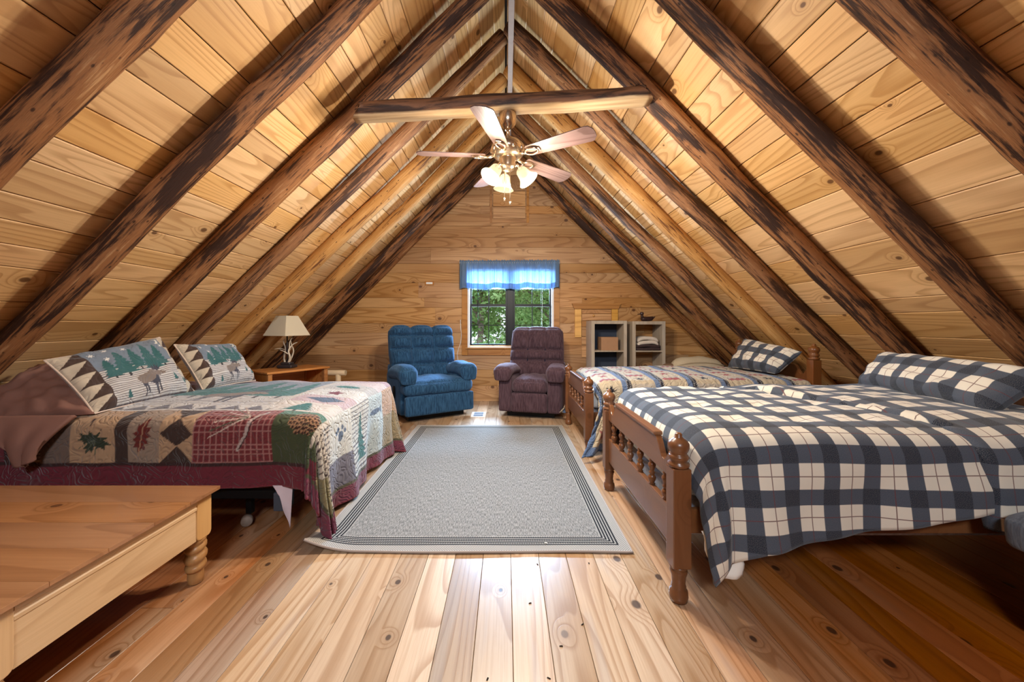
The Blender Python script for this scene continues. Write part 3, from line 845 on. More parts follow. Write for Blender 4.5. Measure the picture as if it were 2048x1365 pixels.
def pillow(name, c00, c10, c11, c01, thick, paint=None, mat=None, parent=None, label=None, cat='pillow', group=None, nres=None, res=.005, seed=0, sag=.05, pinch=.05, size=None, wr=.006):
    """stuffed pillow; c00 bottom-left, c10 bottom-right, c11 top-right, c01 top-left seen from the front"""
    c = [Vector(p) for p in (c00, c10, c11, c01)]
    W = ((c[1]-c[0]).length+(c[2]-c[3]).length)/2; Hh = ((c[3]-c[0]).length+(c[2]-c[1]).length)/2
    nu = max(12, int(W/res)); nv = max(12, int(Hh/res))
    u = np.linspace(0, 1, nu+1); v = np.linspace(0, 1, nv+1); U, V = np.meshgrid(u, v, indexing='ij')
    # edges pull in between the corners
    s, t = U*2-1, V*2-1
    Up = U-.5; Vp = V-.5
    Up = Up*(1-pinch*(1-t**2)*1.0*(np.abs(s)**2)); Vp = Vp*(1-pinch*(1-s**2)*(np.abs(t)**2))
    Uq = Up+.5; Vq = Vp+.5
    A = [np.array(q) for q in c]
    base = ((1-Uq)*(1-Vq))[..., None]*A[0]+(Uq*(1-Vq))[..., None]*A[1]+(Uq*Vq)[..., None]*A[2]+((1-Uq)*Vq)[..., None]*A[3]
    n = np.cross(A[1]-A[0], A[3]-A[0]); n /= np.linalg.norm(n)
    prof = (np.maximum(0, (1-s**4)*(1-t**4)))**.55
    wrn = wr*snoise(s*3, t*3, seed+3, 3)*np.minimum(1, prof*2)
    # radial wrinkles from corners
    rad = .0
    for sx in (-1, 1):
        for sy in (-1, 1):
            ang = np.arctan2(t-sy, s-sx); dd = np.hypot(s-sx, t-sy); rad = rad+np.sin(ang*14+seed)*np.exp(-(dd/.5)**2)*np.minimum(1, prof*1.5)
    h = prof*thick/2+wrn+rad*.004
    front = base+h[..., None]*n; back = base-(prof*thick*.5)[..., None]*n
    sx_, sy_ = size or (W, Hh)
    cm = [0, 0, 0]
    o = Vector(np.mean([A[0], A[1]], axis=0))
    if paint:
        pt = Paint(U*sx_, V*sy_, (.5,.5,.5)); paint(pt, sx_, sy_); cf = pt.C
    else: cf = None
    root = thing(name, label, cat, o, 0, group) if label else None
    fo = grid_mesh('pillow_front', front, cf, np.stack([U*sx_, V*sy_], -1), mat, root or parent, loc=(0,0,0))
    # keep the mesh in the thing's frame
    fo.data.transform(Matrix.Translation(-o)); fo.location = (0,0,0)
    st = 3
    Bk = back[::st, ::st] if nu % st == 0 and nv % st == 0 else back
    cb = None
    if paint: cb = np.ones(Bk.shape[:2]+(3,))*np.array((.35,.26,.2))
    UVb = np.stack([U*sx_, V*sy_], -1)
    UVb = UVb[::st, ::st] if Bk is not back else UVb
    bo = grid_mesh('pillow_back', Bk[:, ::-1], cb, UVb[:, ::-1], mat, root or parent)
    bo.data.transform(Matrix.Translation(-o)); bo.location = (0,0,0)
    # piping
    ring = [front[i, 0] for i in range(0, nu+1, 4)]+[front[nu, j] for j in range(0, nv+1, 4)]+[front[i, nv] for i in range(nu, -1, -4)]+[front[0, j] for j in range(nv, -1, -4)]
    return root or fo, [Vector(p)-o for p in ring]

M_clothQ = cloth_mat('patchwork_quilt', quilt=.5)
M_clothS = cloth_mat('quilted_sham', quilt=.35)

# ================================================================ LEFT BED
LB = dict(x0=-2.85, x1=-1.02, y0=2.10, y1=3.40, zt=.645)
bedf = thing('bed_frame', 'black metal frame on casters carrying the bed with moose quilt', 'bed frame', (-1.9, 2.75, 0))
def rel(o, v): return tuple(Vector(v)-o.location)
fx0, fx1, fy0, fy1 = -2.78, -1.22, 2.08, 3.36
for (a, b, c, d, nm) in ((fx0, fx1, fy0, fy0+.035, 'side_rail'), (fx0, fx1, fy1-.035, fy1, 'side_rail'), (fx1-.035, fx1, fy0+.035, fy1-.035, 'end_rail'), (fx0, fx0+.035, fy0+.035, fy1-.035, 'end_rail'), (-2.02, -1.98, fy0+.035, fy1-.035, 'cross_rail')):
    MB().box(a+1.9, b+1.9, c-2.75, d-2.75, .19, .235, .003).build(nm, M_black, bedf)
capm = plain('corner_cap', (.05,.06,.08), .4)
MB().box(-1.265+1.9, -1.20+1.9, 2.05-2.75, 2.14-2.75, .135, .235, .006).build('corner_cap', capm, bedf)
wheelm = plain('caster_plastic', (.30,.24,.20), .5, 0, .2)
for (a, b) in ((-1.47, 2.17), (-2.6, 2.17), (-1.30, 3.28), (-2.6, 3.28), (-2.0, 2.72)):
    lg = MB().box(a+1.9-.016, a+1.9+.016, b-2.75-.016, b-2.75+.016, .07, .19, .002).build('leg', M_black, bedf)
    MB().lathe([(.0,-.022),(.026,-.022),(.03,-.015),(.03,.015),(.026,.022),(0,.022)], 14, Matrix.Translation((a+1.9-.012, b-2.75-.01, .030)) @ Euler((PI/2, 0, .5)).to_matrix().to_4x4()).build('caster', wheelm, bedf)
# box spring and mattress
M_bs = plain('mauve_floral_sheet', (.42,.24,.27), .85, 0, .25, 40)
b_ = MB().rbox((0,0,.08), (1.66, 1.26, .15), .03, 10)
bs = b_.build('box_spring', M_bs, None, loc=(-2.03, 2.73, .237)); tag(bs, 'mauve covered box spring under the moose quilt', 'box spring')
fm = [(0,0,0),(.10,-.0,.01),(.12,-.015,-.17),(.09,-.02,-.15),(.02,-.01,-.05)]
MB().rbox((0,0,.10), (1.72, 1.30, .20), .05, 10).build('mattress', M_white, None, loc=(-1.99, 2.73, .392)); tag(bpy.data.objects['mattress'], 'white mattress hidden under the moose quilt on left bed', 'mattress')
# loose sheet corner hanging below the quilt by the rail
sh = MB(); nn_ = 14; vs = []
for i in range(nn_+1):
    for j in range(nn_+1):
        u, v = i/nn_, j/nn_
        x = -1.27+.11*u*(1-.6*v)+.055*v; y = 2.055-.010*math.sin(u*5)*v-.015*v; z = .275-(.06+.17*u)*v
        vs.append((x, y, z))
sh.add(vs, [(i*(nn_+1)+j, (i+1)*(nn_+1)+j, (i+1)*(nn_+1)+j+1, i*(nn_+1)+j+1) for i in range(nn_) for j in range(nn_)], True)
M_pinksheet = plain('pale_sheet', (.55,.46,.50), .85, 0, .05)
o = sh.build('sheet_corner', M_pinksheet, None, solid=.003); tag(o, 'pale pink sheet corner hanging below the quilt hem beside the rail', 'sheet')

def moose_quilt():
    st = .0062
    Dn, Df, Dfar = .305, .545, .40
    r = .07
    rect = (LB['x0'], LB['x1']-r, LB['y0']+.0, LB['y1']-r)
    ya = LB['y0']; r0 = r
    # flat coordinates: arc length r*pi/2 is consumed in rolling over the edge
    xs = np.arange(LB['x0'], rect[1]+r*PI/2+Df, st); ys = np.arange(rect[2]-r*PI/2-Dn, rect[3]+r*PI/2+Dfar, st)
    X, Y = np.meshgrid(xs, ys, indexing='ij')
    # the side hem hangs a little lower toward the head
    PTS = cover(X, Y, rect, LB['zt'], r, flare=.0, cflare=.26, folds=.09, crown=.03, noise_a=.0045, seed=4)
    T = Y-(rect[2]-r*PI/2)        # 0 at near rim where vertical starts -> negative below
    S = X-(rect[1]+r*PI/2)        # >0 on foot drape
    T = np.where(T < 0, T*1.32, T)
    p = Paint(X, T, (.52,.47,.42))
    maroon = (.17,.025,.04); dark = (.05,.02,.02); brown = (.06,.035,.028); tan = (.52,.34,.20); taupe = (.20,.14,.11)
    cream = (.60,.55,.46); green = (.06,.075,.035); teal = (.04,.16,.15); lilac = (.40,.30,.36); blue = (.09,.13,.2)
    top = .17    # height where side patches end on the top
    fw = rect[3]+r*PI/2-(rect[2]-r*PI/2)   # width in T across the top
    xe = rect[1]+r*PI/2
    # --- top ground
    p.rect(-9, 9, top, fw, (.46,.44,.44))
    # sawtooth row
    p.rect(-2.4, xe, top, top+.12, (.62,.60,.57))
    p.tri_strip(-2.35, xe-.15, top+.015, top+.105, 9, (.16,.15,.17))
    p.rect(-2.8, -2.3, top, fw, (.40,.25,.26))
    # centre medallion: sky, snow lines, trees, moose
    cx0, cx1, cy0, cy1 = -2.25, -1.42, top+.12, fw-.28
    p.rect(cx0, cx1, cy0, cy1, (.24,.28,.33)); p.rect(cx0, cx1, cy0, cy0+.30, (.64,.63,.60))
    p.stripes(cx0, cx1, cy0, cy0+.30, (.22,.2,.22), .022, .3)
    for i, (fx, h, w_) in enumerate(((.06,.42,.2),(.2,.55,.26),(.36,.42,.2),(.52,.6,.3),(.7,.48,.24),(.88,.55,.26))):
        p.pine(cx0+(cx1-cx0)*fx+.02, cy0+.22, h, w_, teal)
    moose(p, cx0+.25, cy0+.04, .38)
    # outer blocks between the medallion and the foot
    p.rect(cx1, cx1+.05, top+.12, fw-.2, (.55,.52,.48))
    nb = 5; hh = (fw-.2-top)/nb
    blk = [(.62,.58,.54), (.50,.40,.42), (.60,.60,.58), (.45,.45,.44), (.58,.50,.50)]
    for i in range(nb):
        a = top+i*hh
        p.rect(cx1+.05, xe+.0, a, a+hh, blk[i])
    p.pine(cx1+.2, top+hh*.1, hh*.8, .2, teal); p.star(cx1+.2, top+hh*2.5, .07, maroon, 0, .5, 5)
    p.poly([(cx1+.10, top+hh*1.5), (cx1+.25, top+hh*1.15), (cx1+.36, top+hh*1.5), (cx1+.25, top+hh*1.85)], blue)
    p.disk(cx1+.2, top+hh*3.5, .09, teal, .04)
    p.rect(-2.9, xe, fw-.2, fw-.06, (.44,.30,.34)); p.stripes(-2.9, xe, fw-.2, fw-.06, (.56,.5,.5), .03, .3)
    # --- near-side patches
    lo = -.22
    p.rect(-9, xe, -9, top, cream)
    p.stripes(-2.68, -2.49, -9, top, dark, .024, .30, bg=(.40,.32,.26))
    p.rect(-9, -2.68, -9, top, maroon); p.rect(-2.71, -2.68, -9, top, dark)
    p.rect(-2.49, -2.34, lo, top, taupe)
    p.rect(-2.34, -2.10, lo, top, tan)
    # maple leaf
    def leaf(cx, cy, s, c, rot=0.0):
        pts = [(0,-.62),(.06,-.2),(.42,-.30),(.34,-.12),(.72,.0),(.52,.10),(.62,.36),(.36,.28),(.30,.42),(.16,.26),(.20,.66),(.08,.60),(0,.86),(-.08,.60),(-.20,.66),(-.16,.26),(-.30,.42),(-.36,.28),(-.62,.36),(-.52,.10),(-.72,0),(-.34,-.12),(-.42,-.30),(-.06,-.2)]
        q = [(cx+s*(a*math.cos(rot)-b*math.sin(rot)), cy+s*(a*math.sin(rot)+b*math.cos(rot))) for a, b in pts]
        p.poly(q, c)
    leaf(-2.205, -.055, .13, (.035,.05,.03), 2.7)
    for a in (2.7-.5, 2.7, 2.7+.5): p.line([(-2.205, -.055), (-2.205-.10*math.sin(a), -.055+.10*math.cos(a))], .0025, (.12,.14,.09))
    p.line([(-2.235, .03), (-2.24, .065)], .005, dark)
    p.rect(-2.10, -2.035, lo, top, brown)
    p.rect(-2.035, -1.86, lo, top, (.36,.27,.20))
    # oak leaf
    lx, ly = -1.955, -.035
    ol = [(0,-.13),(.012,-.09),(.04,-.10),(.025,-.06),(.055,-.055),(.028,-.02),(.055,.0),(.03,.025),(.05,.06),(.02,.06),(.015,.10),(0,.12),(-.015,.09),(-.03,.07),(-.04,.08),(-.035,.04),(-.06,.03),(-.03,.0),(-.055,-.02),(-.03,-.045),(-.04,-.08),(-.012,-.085)]
    p.poly([(lx+a*.9+b*.15, ly+b*.95) for a, b in ol], (.16,.025,.02)); p.line([(lx-.02, ly-.14), (lx+.015, ly+.12)], .003, (.5,.3,.18))
    # hourglass patch
    a, b = -1.86, -1.68; c, d = lo, top-.02; mx_ = (a+b)/2; my = (c+d)/2
    p.rect(a, b, c, d+.02, tan)
    p.poly([(mx_, my+.085+.02), (b-.0, my+.02), (mx_, my-.085+.02), (a, my+.02)], brown)
    p.poly([(a, c), (b, c), (mx_, my-.085+.02)], brown); p.poly([(a, d+.02), (b, d+.02), (mx_, my+.105)], brown)
    # red check with pine sprig
    a, b = -1.68, -1.26
    p.rect(a, b, lo, top, (.19,.03,.035))
    m = (X >= a) & (X < b) & (T >= lo) & (T < top) & ((np.mod(X-a, .031) < .006) | (np.mod(T-lo, .031) < .006)); p.m(m, (.42,.20,.18))
    for k in range(7): p.line([(-1.40, .08), (-1.60+.012*k, -.04+.045*k)], .0035, (.10,.11,.07) if k % 2 else (.62,.5,.42))
    p.line([(-1.44, -.13), (-1.40, -.03), (-1.385, .05), (-1.33, .13)], .009, (.52,.42,.38)); p.line([(-1.43, -.12), (-1.39, -.03), (-1.37, .05), (-1.32, .12)], .003, dark)
    # green block with pine cone
    p.rect(-1.26, xe+.03, lo, top, green)
    p.rect(-1.26, xe, top-.06, top, (.10,.20,.15))
    px_, py_ = -1.09, .06
    for i in range(9):
        for k in range(6):
            uu = px_-.075+.15*i/8; vv_ = py_-.06+.024*k+.006*(i % 2)
            if ((uu-px_)/.085)**2+((vv_-py_)/.07)**2 < 1:
                p.disk(uu, vv_, .013, (.40,.22,.12)); p.disk(uu, vv_-.003, .009, (.05,.022,.015))
    p.rect(-9, xe, lo-.02, lo, dark); p.rect(-9, xe+.2, -9, lo-.02, maroon)
    # --- foot drape: S>0 downward
    yy = T; s_ = S
    def fr(t0, t1, a, b, c): p.m((s_ >= a) & (s_ < b) & (yy >= t0) & (yy < t1), c)
    fr(-.02, 9, -.03, 9, (.60,.62,.60))
    fr(.18, .48, -.03, .24, (.66,.66,.60)); fr(.18, .48, .24, 9, (.17,.16,.20))
    # paw
    for (dx, dy, rr) in ((0,0,.032),(-.045,-.032,.016),(-.05,.02,.016),(-.03,-.055,.014),(-.025,.052,.015)):
        p.disk(xe+.11-dx*-1, .33+dy, rr, blue)
    fr(.48, .80, -.03, 9, (.64,.64,.58)); m = (s_ > -.03) & (yy >= .48) & (yy < .80) & (np.mod(s_, .028) < .008); p.m(m, (.12,.11,.13))
    # tree with its tip up
    for k in range(7):
        w0 = .02+.016*k; p.poly([(xe+.02+.045*k, .64), (xe+.085+.045*k, .64-w0*.8), (xe+.085+.045*k, .64+w0*.8)], teal)
    fr(.80, 1.10, -.03, 9, (.52,.60,.60))
    p.disk(xe+.10, .95, .022, blue, .10); p.poly([(xe+.10, 1.02), (xe+.065, 1.07), (xe+.135, 1.07)], blue)
    fr(1.10, 9, -.03, .18, (.52,.34,.22)); fr(1.10, 9, .18, 9, (.34,.27,.16)); 
    p.m((s_ > -.03) & (yy < .18) & (yy > -.09), (.62,.55,.45)); m = (s_ > .0) & (yy < .18) & (yy > -.09) & (np.mod(s_+yy*.2, .032) < .009); p.m(m, (.07,.05,.05))
    # corner wedge (both excess): striped then tan leafy then maroon
    cor = (s_ > .0) & (yy < -.0)
    d = np.hypot(np.maximum(s_, 0), np.minimum(yy, 0))
    ang = np.arctan2(s_, -yy)
    p.m(cor & (ang < .75), green); p.m(cor & (ang >= .75), (.60,.54,.44))
    p.m(cor & (ang >= .75) & (np.mod(s_, .032) < .009), (.07,.05,.05))
    p.m(cor & (d > .24), (.27,.23,.12)); p.m(cor & (ang < .5) & (d > .15), maroon)
    hemd = np.minimum(xs[-1]-X, Y-ys[0])
    p.m((hemd < .095) & (s_ > -.0), (.19,.045,.075)); p.m((hemd < .115) & (hemd >= .095) & (s_ > 0), (.10,.09,.05))  # foot hem purpler than the side hem, cool daylight painted into the maroon
    p.m((hemd < .095) & (s_ <= 0), maroon)
    p.m(hemd < .012, (.22,.03,.045))
    C = p.C
    o = grid_mesh('quilt', PTS, C, np.stack([X, Y], -1), M_clothQ, None, solid=.010)
    tag(o, 'wildlife patchwork quilt with maroon border draped over the left bed', 'quilt')
moose_quilt()

# shams on the left bed
def sham(c, label, seed):
    root, ring = pillow('pillow_sham', *c, thick=.15, paint=paint_sham, mat=M_clothS, label=label, group=None, res=.0042, seed=seed, size=(.62,.42), wr=.006)
    MB().tube(ring, .005, 6, cap=False).build('piping', M_pipe, root)
M_pipe = plain('cream_piping', (.55,.42,.33), .8)
sham(((-2.27,2.08,.66), (-2.22,2.69,.67), (-2.46,2.68,1.06), (-2.52,2.06,.955)), 'moose and pine tree pillow nearest the camera on left bed', 1)
sham(((-2.20,2.74,.675), (-2.15,3.24,.67), (-2.33,3.21,.985), (-2.41,2.74,1.005)), 'moose and pine tree pillow farther back beside the lamp', 5)
# brown pillow behind, one corner hanging over the side
M_brown = plain('dusty_brown_cotton', (.20,.095,.07), .8, 0, .08, 12)
pillow('pillow', (-2.95,1.98,.60), (-2.26,2.07,.66), (-2.50,2.42,.92), (-2.92,2.36,.90), .14, mat=M_brown, label='plain dusty brown pillow slumped behind the moose pillows', res=.012, seed=9, wr=.012)
# hanging end of its pillowcase
def flap():
    n = 24; vs = []
    for i in range(n+1):
        for j in range(n+1):
            u, v = i/n, j/n
            a = Vector((-2.74,2.00,.66)).lerp(Vector((-2.31,2.035,.655)), u); b = Vector((-2.535,1.955,.45)).lerp(Vector((-2.43,1.95,.485)), u)
            p = a.lerp(b, v); p.y += -.035*math.sin(v*PI)*(1-abs(u-.5))-.010*math.sin(u*16+v*3)*v; p.z += -.05*math.sin(u*PI)*v
            vs.append(p)
    o = MB().add(vs, [(i*(n+1)+j, (i+1)*(n+1)+j, (i+1)*(n+1)+j+1, i*(n+1)+j+1) for i in range(n) for j in range(n)], True).build('pillowcase_end', M_brown, None, solid=.02)
    root = bpy.data.objects['pillow']; o.parent = root; o.location = -root.location
flap()

# ================================================================ RIGHT BEDS
def plaid_mat():
    t = NT('plaid_cotton', .85, .15); uv = t.coords('UV'); sp = t.node('ShaderNodeSeparateXYZ'); t.l.new(uv, sp.inputs[0])
    per = .162; nz_ = t.noise(t.scale(uv, (500, 500, 1)), 1, 1); n2_ = t.noise(t.scale(uv, (90, 900, 1)), 1, 1)
    def ax(k):
        f = t.math('FRACT', t.math('DIVIDE', sp.outputs[k], per))
        band = t.math('MULTIPLY', t.mapr(f, .0, .02), t.mapr(f, .415, .395))
        ln = t.math('LESS_THAN', t.math('ABSOLUTE', t.math('SUBTRACT', f, .715)), .012)
        return band, ln
    a, la = ax(0); b, lb = ax(1)
    s = t.math('ADD', a, b)
    cream = (.64,.58,.48); one = (.055,.066,.088); two = (.005,.011,.024)
    c = t.mix(t.mapr(s, 0, 1, smooth=False), cream, one)
    c = t.mix(t.mapr(s, 1, 2, smooth=False), c, two)
    l = t.math('MAXIMUM', la, lb)
    c = t.mix(t.math('MULTIPLY', l, .8), c, (.10,.03,.035))
    c = t.mix(t.math('MULTIPLY', t.mapr(nz_, .4, .7), t.math('MULTIPLY', s, .10)), c, (.45,.42,.40))
    t.color(c); t.bump(t.math('ADD', nz_, n2_), .15, .002); t.b.inputs['Sheen Weight'].default_value = .15
    return t.m
M_plaid = plaid_mat()
M_ticking = plain('blue_floral_ticking', (.30,.31,.36), .8, 0, .5, 45)

def bed(ox, oy, label, hz=.95):
    """twin bed; foot posts centred on x = ox, y = oy and oy + 1.06; head 1.98 m toward +x"""
    t = thing('twin_bed', label, 'bed', (ox, oy, 0))
    W = 1.06
    fin = [(.037,.558),(.043,.566),(.043,.575),(.030,.580),(.036,.590),(.041,.600),(.036,.610),(.030,.614),(.038,.628),(.043,.642),(.042,.655),(.034,.668),(.020,.677),(.014,.684),(.014,.694),(.010,.699),(0,.700)]
    foot = [(.026,0),(.034,.004),(.038,.022),(.036,.045),(.027,.056),(.030,.064),(.026,.075),(.029,.105),(.034,.122),(.035,.130),(.028,.136),(.036,.142),(.037,.150)]
    for k, yy in enumerate((0, W)):
        m = MB().lathe(foot, 20, Matrix.Translation((0, yy, 0))).box(-.037, .037, yy-.037, yy+.037, .150, .558, .004).lathe(fin, 20, Matrix.Translation((0, yy, 0)))
        m.build('foot_post', M_maplez, t)
    d = hz-.70
    for yy in (0, W):
        m = MB().lathe(foot, 16, Matrix.Translation((1.97, yy, 0))).box(1.97-.037, 1.97+.037, yy-.037, yy+.037, .150, .558+d, .004).lathe([(r, z+d) for r, z in fin], 20, Matrix.Translation((1.97, yy, 0)))
        m.build('head_post', M_maplez, t)
    # scalloped top rail of the footboard (profile in y, z)
    a, b = .037, W-.037
    def scal(zb, zs, zt):
        up = [(a, zs)]
        for i in range(9):
            q = i/8; up.append((a+.03+.11*q, zs-.052*math.sin(q*PI)**1 + (.0 if q < 1 else 0)))
        up += [(a+.150, zs+.012), (a+.165, zs+.026), (a+.18, zt)]
        ups = up+[(W-p[0], p[1]) for p in reversed(up)]
        return [(a, zb)]+ups+[(b, zb)]
    poly = scal(.492, .600, .630)
    MB().prism(poly, -.014, .014, 'x').build('top_rail', M_maple, t, fix=True, bevel=.003)
    mcap = MB(); mcap.box(-.022, .022, a+.17, b-.17, .627, .647, .008); mcap.build('cap_moulding', M_maple, t)
    MB().box(-.014, .014, a, b, .205, .365, .004).build('bottom_rail', M_maple, t)
    sp = [(.012,.363),(.016,.368),(.010,.374),(.017,.386),(.020,.398),(.016,.408),(.010,.414),(.015,.420),(.015,.426),(.010,.432),(.014,.444),(.019,.458),(.017,.468),(.010,.476),(.015,.484),(.012,.494)]
    s0 = None
    for i in range(6):
        if s0 is None: s0 = MB().lathe(sp, 14).build('spindle', M_maplez, t); o = s0
        else: o = s0.copy(); COL.objects.link(o); o.parent = t
        o.location = (0, .125+.162*i, 0)
    # headboard: rail, spindles, lower board
    MB().prism([(p[0], p[1]+d*.55) for p in scal(.43, .600, .630)], 1.956, 1.984, 'x').build('headboard_rail', M_maple, t, fix=True, bevel=.003)
    MB().box(1.956, 1.984, a, b, .30, .45, .004).build('headboard_panel', M_maple, t)
    s1 = None
    for i in range(6):
        o = s0.copy(); COL.objects.link(o); o.parent = t; o.location = (1.97, .125+.162*i, -.22+.30); o.scale = (1,1,1)
        o.location = (1.97, .125+.162*i, .085+.0)
    for yy in (-.0, W):
        MB().box(.037, 1.933, yy-.012+(.0), yy+.012, .285, .385, .003).build('side_rail', M_maple, t)
    return t
B1 = (.72, 1.575); B2 = (.722, 3.30)
bed(B1[0], B1[1], 'maple spindle bed nearest the camera under plaid comforter', .955)
bed(B2[0], B2[1], 'maple spindle bed farther back under star quilt', .985)
for (bx, by), lab, zt, ztop in ((B1, 'blue plaid comforter', .40, .635), (B2, 'star quilt', .385, .60)):
    o = MB().rbox((0,0,.075), (1.86, .98, .15), .03, 8).build('box_spring', M_ticking, None, loc=(bx+.98, by+.53, .235)); tag(o, 'blue floral box spring in right bed under the '+lab, 'box spring')
    o = MB().rbox((0,0,(ztop-.39)/2), (1.88, .99, ztop-.39), .06, 8).build('mattress', M_white, None, loc=(bx+.985, by+.53, .388)); tag(o, 'white mattress in right bed under the '+lab, 'mattress')

def comforter():
    bx, by = B1; r = .10; st = .018
    xa, xb = bx+.15, bx+1.93; ya, yb = by-.005+.03, by+1.06-.06
    Dn = .42
    a = np.arange(xa-r*PI/2-.10, xb, st); bq = np.linspace(0, 1, 130)
    # near hem rises toward the head
    hem_z = np.interp(a, [xa-.15, xa, xa+.12, xa+.5, xa+1.0, xb], [.22,.235,.28,.325,.42,.46])
    zt = .70
    X = np.repeat(a[:, None], len(bq), 1)
    tot = (zt-r)-hem_z           # vertical drop needed
    y_lo = ya-r*PI/2-tot*1.03
    Y = y_lo[:, None]+(yb+r*PI/2+.22-y_lo[:, None])*bq[None, :]
    rect = (xa, xb, ya, yb)
    # foot end: no hanging, tucked inside the footboard; treat x excess as gentle roll
    PTS = cover(X, Y, rect, zt, r, flare=.09, cflare=.02, crown=.015, noise_a=.007, seed=11)
    # tuft dimples
    for i in range(7):
        for j in range(4):
            cx_, cy_ = xa+.15+.3*i, ya+.12+.28*j
            d2 = (X-cx_)**2+(Y-cy_)**2
            on = ((Y > ya) & (Y < yb))
            PTS[..., 2] -= .018*np.exp(-d2/.0018)*on
            PTS[..., 2] += .008*np.exp(-d2/.03)*on
    # foot end is held by the footboard
    PTS[..., 0] = np.maximum(PTS[..., 0], bx+.045)
    o = grid_mesh('comforter', PTS, None, np.stack([X+.045, Y+.018], -1), M_plaid, None, solid=.022)
    tag(o, 'blue and cream plaid comforter on the near right bed', 'comforter')
    # folded-back top end, thicker layer lying across the head half
    fo = np.arange(0, 1.0001, .02); nb = 120
    xs_edge = None
    Ys = np.linspace(ya-r*PI/2-.30, yb+r*PI/2+.05, nb)
    # fold line: x as a function of Y (flat); runs diagonally
    line = np.interp(Ys, [Ys[0], ya, yb, Ys[-1]], [xa+1.02, xa+.98, xa+.62, xa+.60])
    XX = line[:, None]+(xb+.0-line[:, None])*fo[None, :]; YY = np.repeat(Ys[:, None], len(fo), 1)
    P2 = cover(XX, YY, rect, zt+.03, r+.03, flare=.14, cflare=0, crown=.015, noise_a=.012, seed=12)
    # roll the leading edge down onto the layer below
    e = np.minimum(1, (XX-line[:, None])/.05); lift = (1-np.sqrt(np.maximum(0, 1-(1-e)**2)))*.045
    P2[..., 2] -= lift*(YY > ya-.02); P2[..., 1] += lift*(YY <= ya-.02)
    P2[..., 2] += .014*np.sin(e*PI)*(YY > ya)
    o2 = grid_mesh('folded_layer', P2, None, np.stack([XX*1.0+.10, YY+.05], -1), M_plaid, o, solid=.02)
comforter()

def paint_star(p, xa, ya, yb, ylo):
    X, Y = p.U, p.V
    cream = (.58,.50,.36); red = (.36,.07,.07); navy = (.05,.09,.18); blue = (.14,.21,.36); blk = (.02,.02,.03)
    per = .285
    ph = np.mod(X-xa+.02, per); k = np.floor((X-xa+.02)/per).astype(int)
    p.m(np.ones_like(X, bool), cream)
    # piecing seams and red bars
    per2 = .30; q = np.mod(Y-ya+.10, per2)
    off = (k % 2) * .15; q2 = np.mod(Y-ya+.10+off, per2)
    p.m((q2 > .215) & (q2 < .265) & (ph > .10) & (ph < .25), red)
    p.m((q2 > .115+.15) | (q2 < .012), (.50,.45,.37))
    p.m((np.mod(X*1.0+Y*.0, .095) < .0), cream)
    p.m((ph < .04), blue); p.m((ph >= .04) & (ph < .078), blk)
    m = (ph >= .04) & (ph < .078) & (np.mod(X*97+Y*61, 1.0) < .2); p.m(m, (.4,.4,.4))
    nk = int((X.max()-X.min())/per)+2
    for kk in range(-1, nk):
        cx_ = xa-.02+per*kk+.18
        for jj in range(-4, 6):
            cy_ = ya-.10-(kk % 2)*.15+per2*jj+.105+.15*0
            p.star(cx_, cy_, .052, (.025,.025,.035) if (kk+jj) % 2 == 0 else red, .2)
    p.m(Y < ylo+.09, blue); p.m(Y < ylo+.012, navy)
def star_quilt():
    bx, by = B2; r = .09; st = .0085
    xa, xb = bx+.16, bx+1.90; ya, yb = by+.04, by+1.06-.05; zt = .665
    Dn = .50
    xs = np.arange(xa-r*PI/2-.04, xb+.03, st); ys = np.arange(ya-r*PI/2-Dn, yb+r*PI/2+.45, st)
    X, Y = np.meshgrid(xs, ys, indexing='ij')
    P_ = cover(X, Y, (xa, xb, ya, yb), zt, r, flare=.05, cflare=.02, crown=.02, noise_a=.006, seed=21)
    # loose corner swinging out past the foot post, low down on the near side
    dn = np.clip((ya-r*PI/2-Y)/Dn, 0, 1); k = np.exp(-np.clip(X-(xa-r*PI/2-.04), 0, 9)/.14)
    P_[..., 0] -= .22*dn**1.3*k; P_[..., 1] -= .10*dn*k
    df = np.clip((Y-yb-r*PI/2)/.45, 0, 1)
    P_[..., 0] -= .20*df*k; P_[..., 1] += .05*df*k
    P_[..., 0] = np.where((dn < .2) & (df < .2), np.maximum(P_[..., 0], bx+.03), P_[..., 0])
    P_[..., 2] = np.maximum(P_[..., 2], .02)
    # stitched channels
    P_[..., 2] += .0025*np.sin(X*2*PI/.05)*(dn == 0)
    p = Paint(X, Y, (.6,.5,.4)); paint_star(p, xa-r*PI/2, ya-r*PI/2, yb, ys[0])
    p.m((X < xs[0]+.05) & (Y < ya-r*PI/2-.2), (.12,.19,.34)); p.m((X > xs[0]+.05) & (X < xs[0]+.22) & (Y < ya-r*PI/2-.2) & (Y > ys[0]+.06), (.58,.50,.36))
    p.star(xs[0]+.14, ys[0]+.15, .07, (.36,.09,.10), .3)
    o = grid_mesh('quilt', P_, p.C, np.stack([X, Y], -1), M_clothQ, None, solid=.012)
    tag(o, 'cream star quilt with blue and black strips on far right bed', 'quilt')
star_quilt()
pl1, _ = pillow('pillow', (2.42,2.60,.735), (2.26,1.76,.735), (2.52,1.72,.93), (2.60,2.60,.955), .20, mat=M_plaid, label='plaid pillow on the near right bed against its headboard', res=.012, seed=14, wr=.008)
pl2, _ = pillow('pillow', (2.36,4.02,.70), (2.47,3.46,.70), (2.64,3.36,.91), (2.60,4.10,1.00), .17, mat=M_plaid, label='plaid pillow on the far right bed with star quilt', res=.012, seed=15, wr=.008)
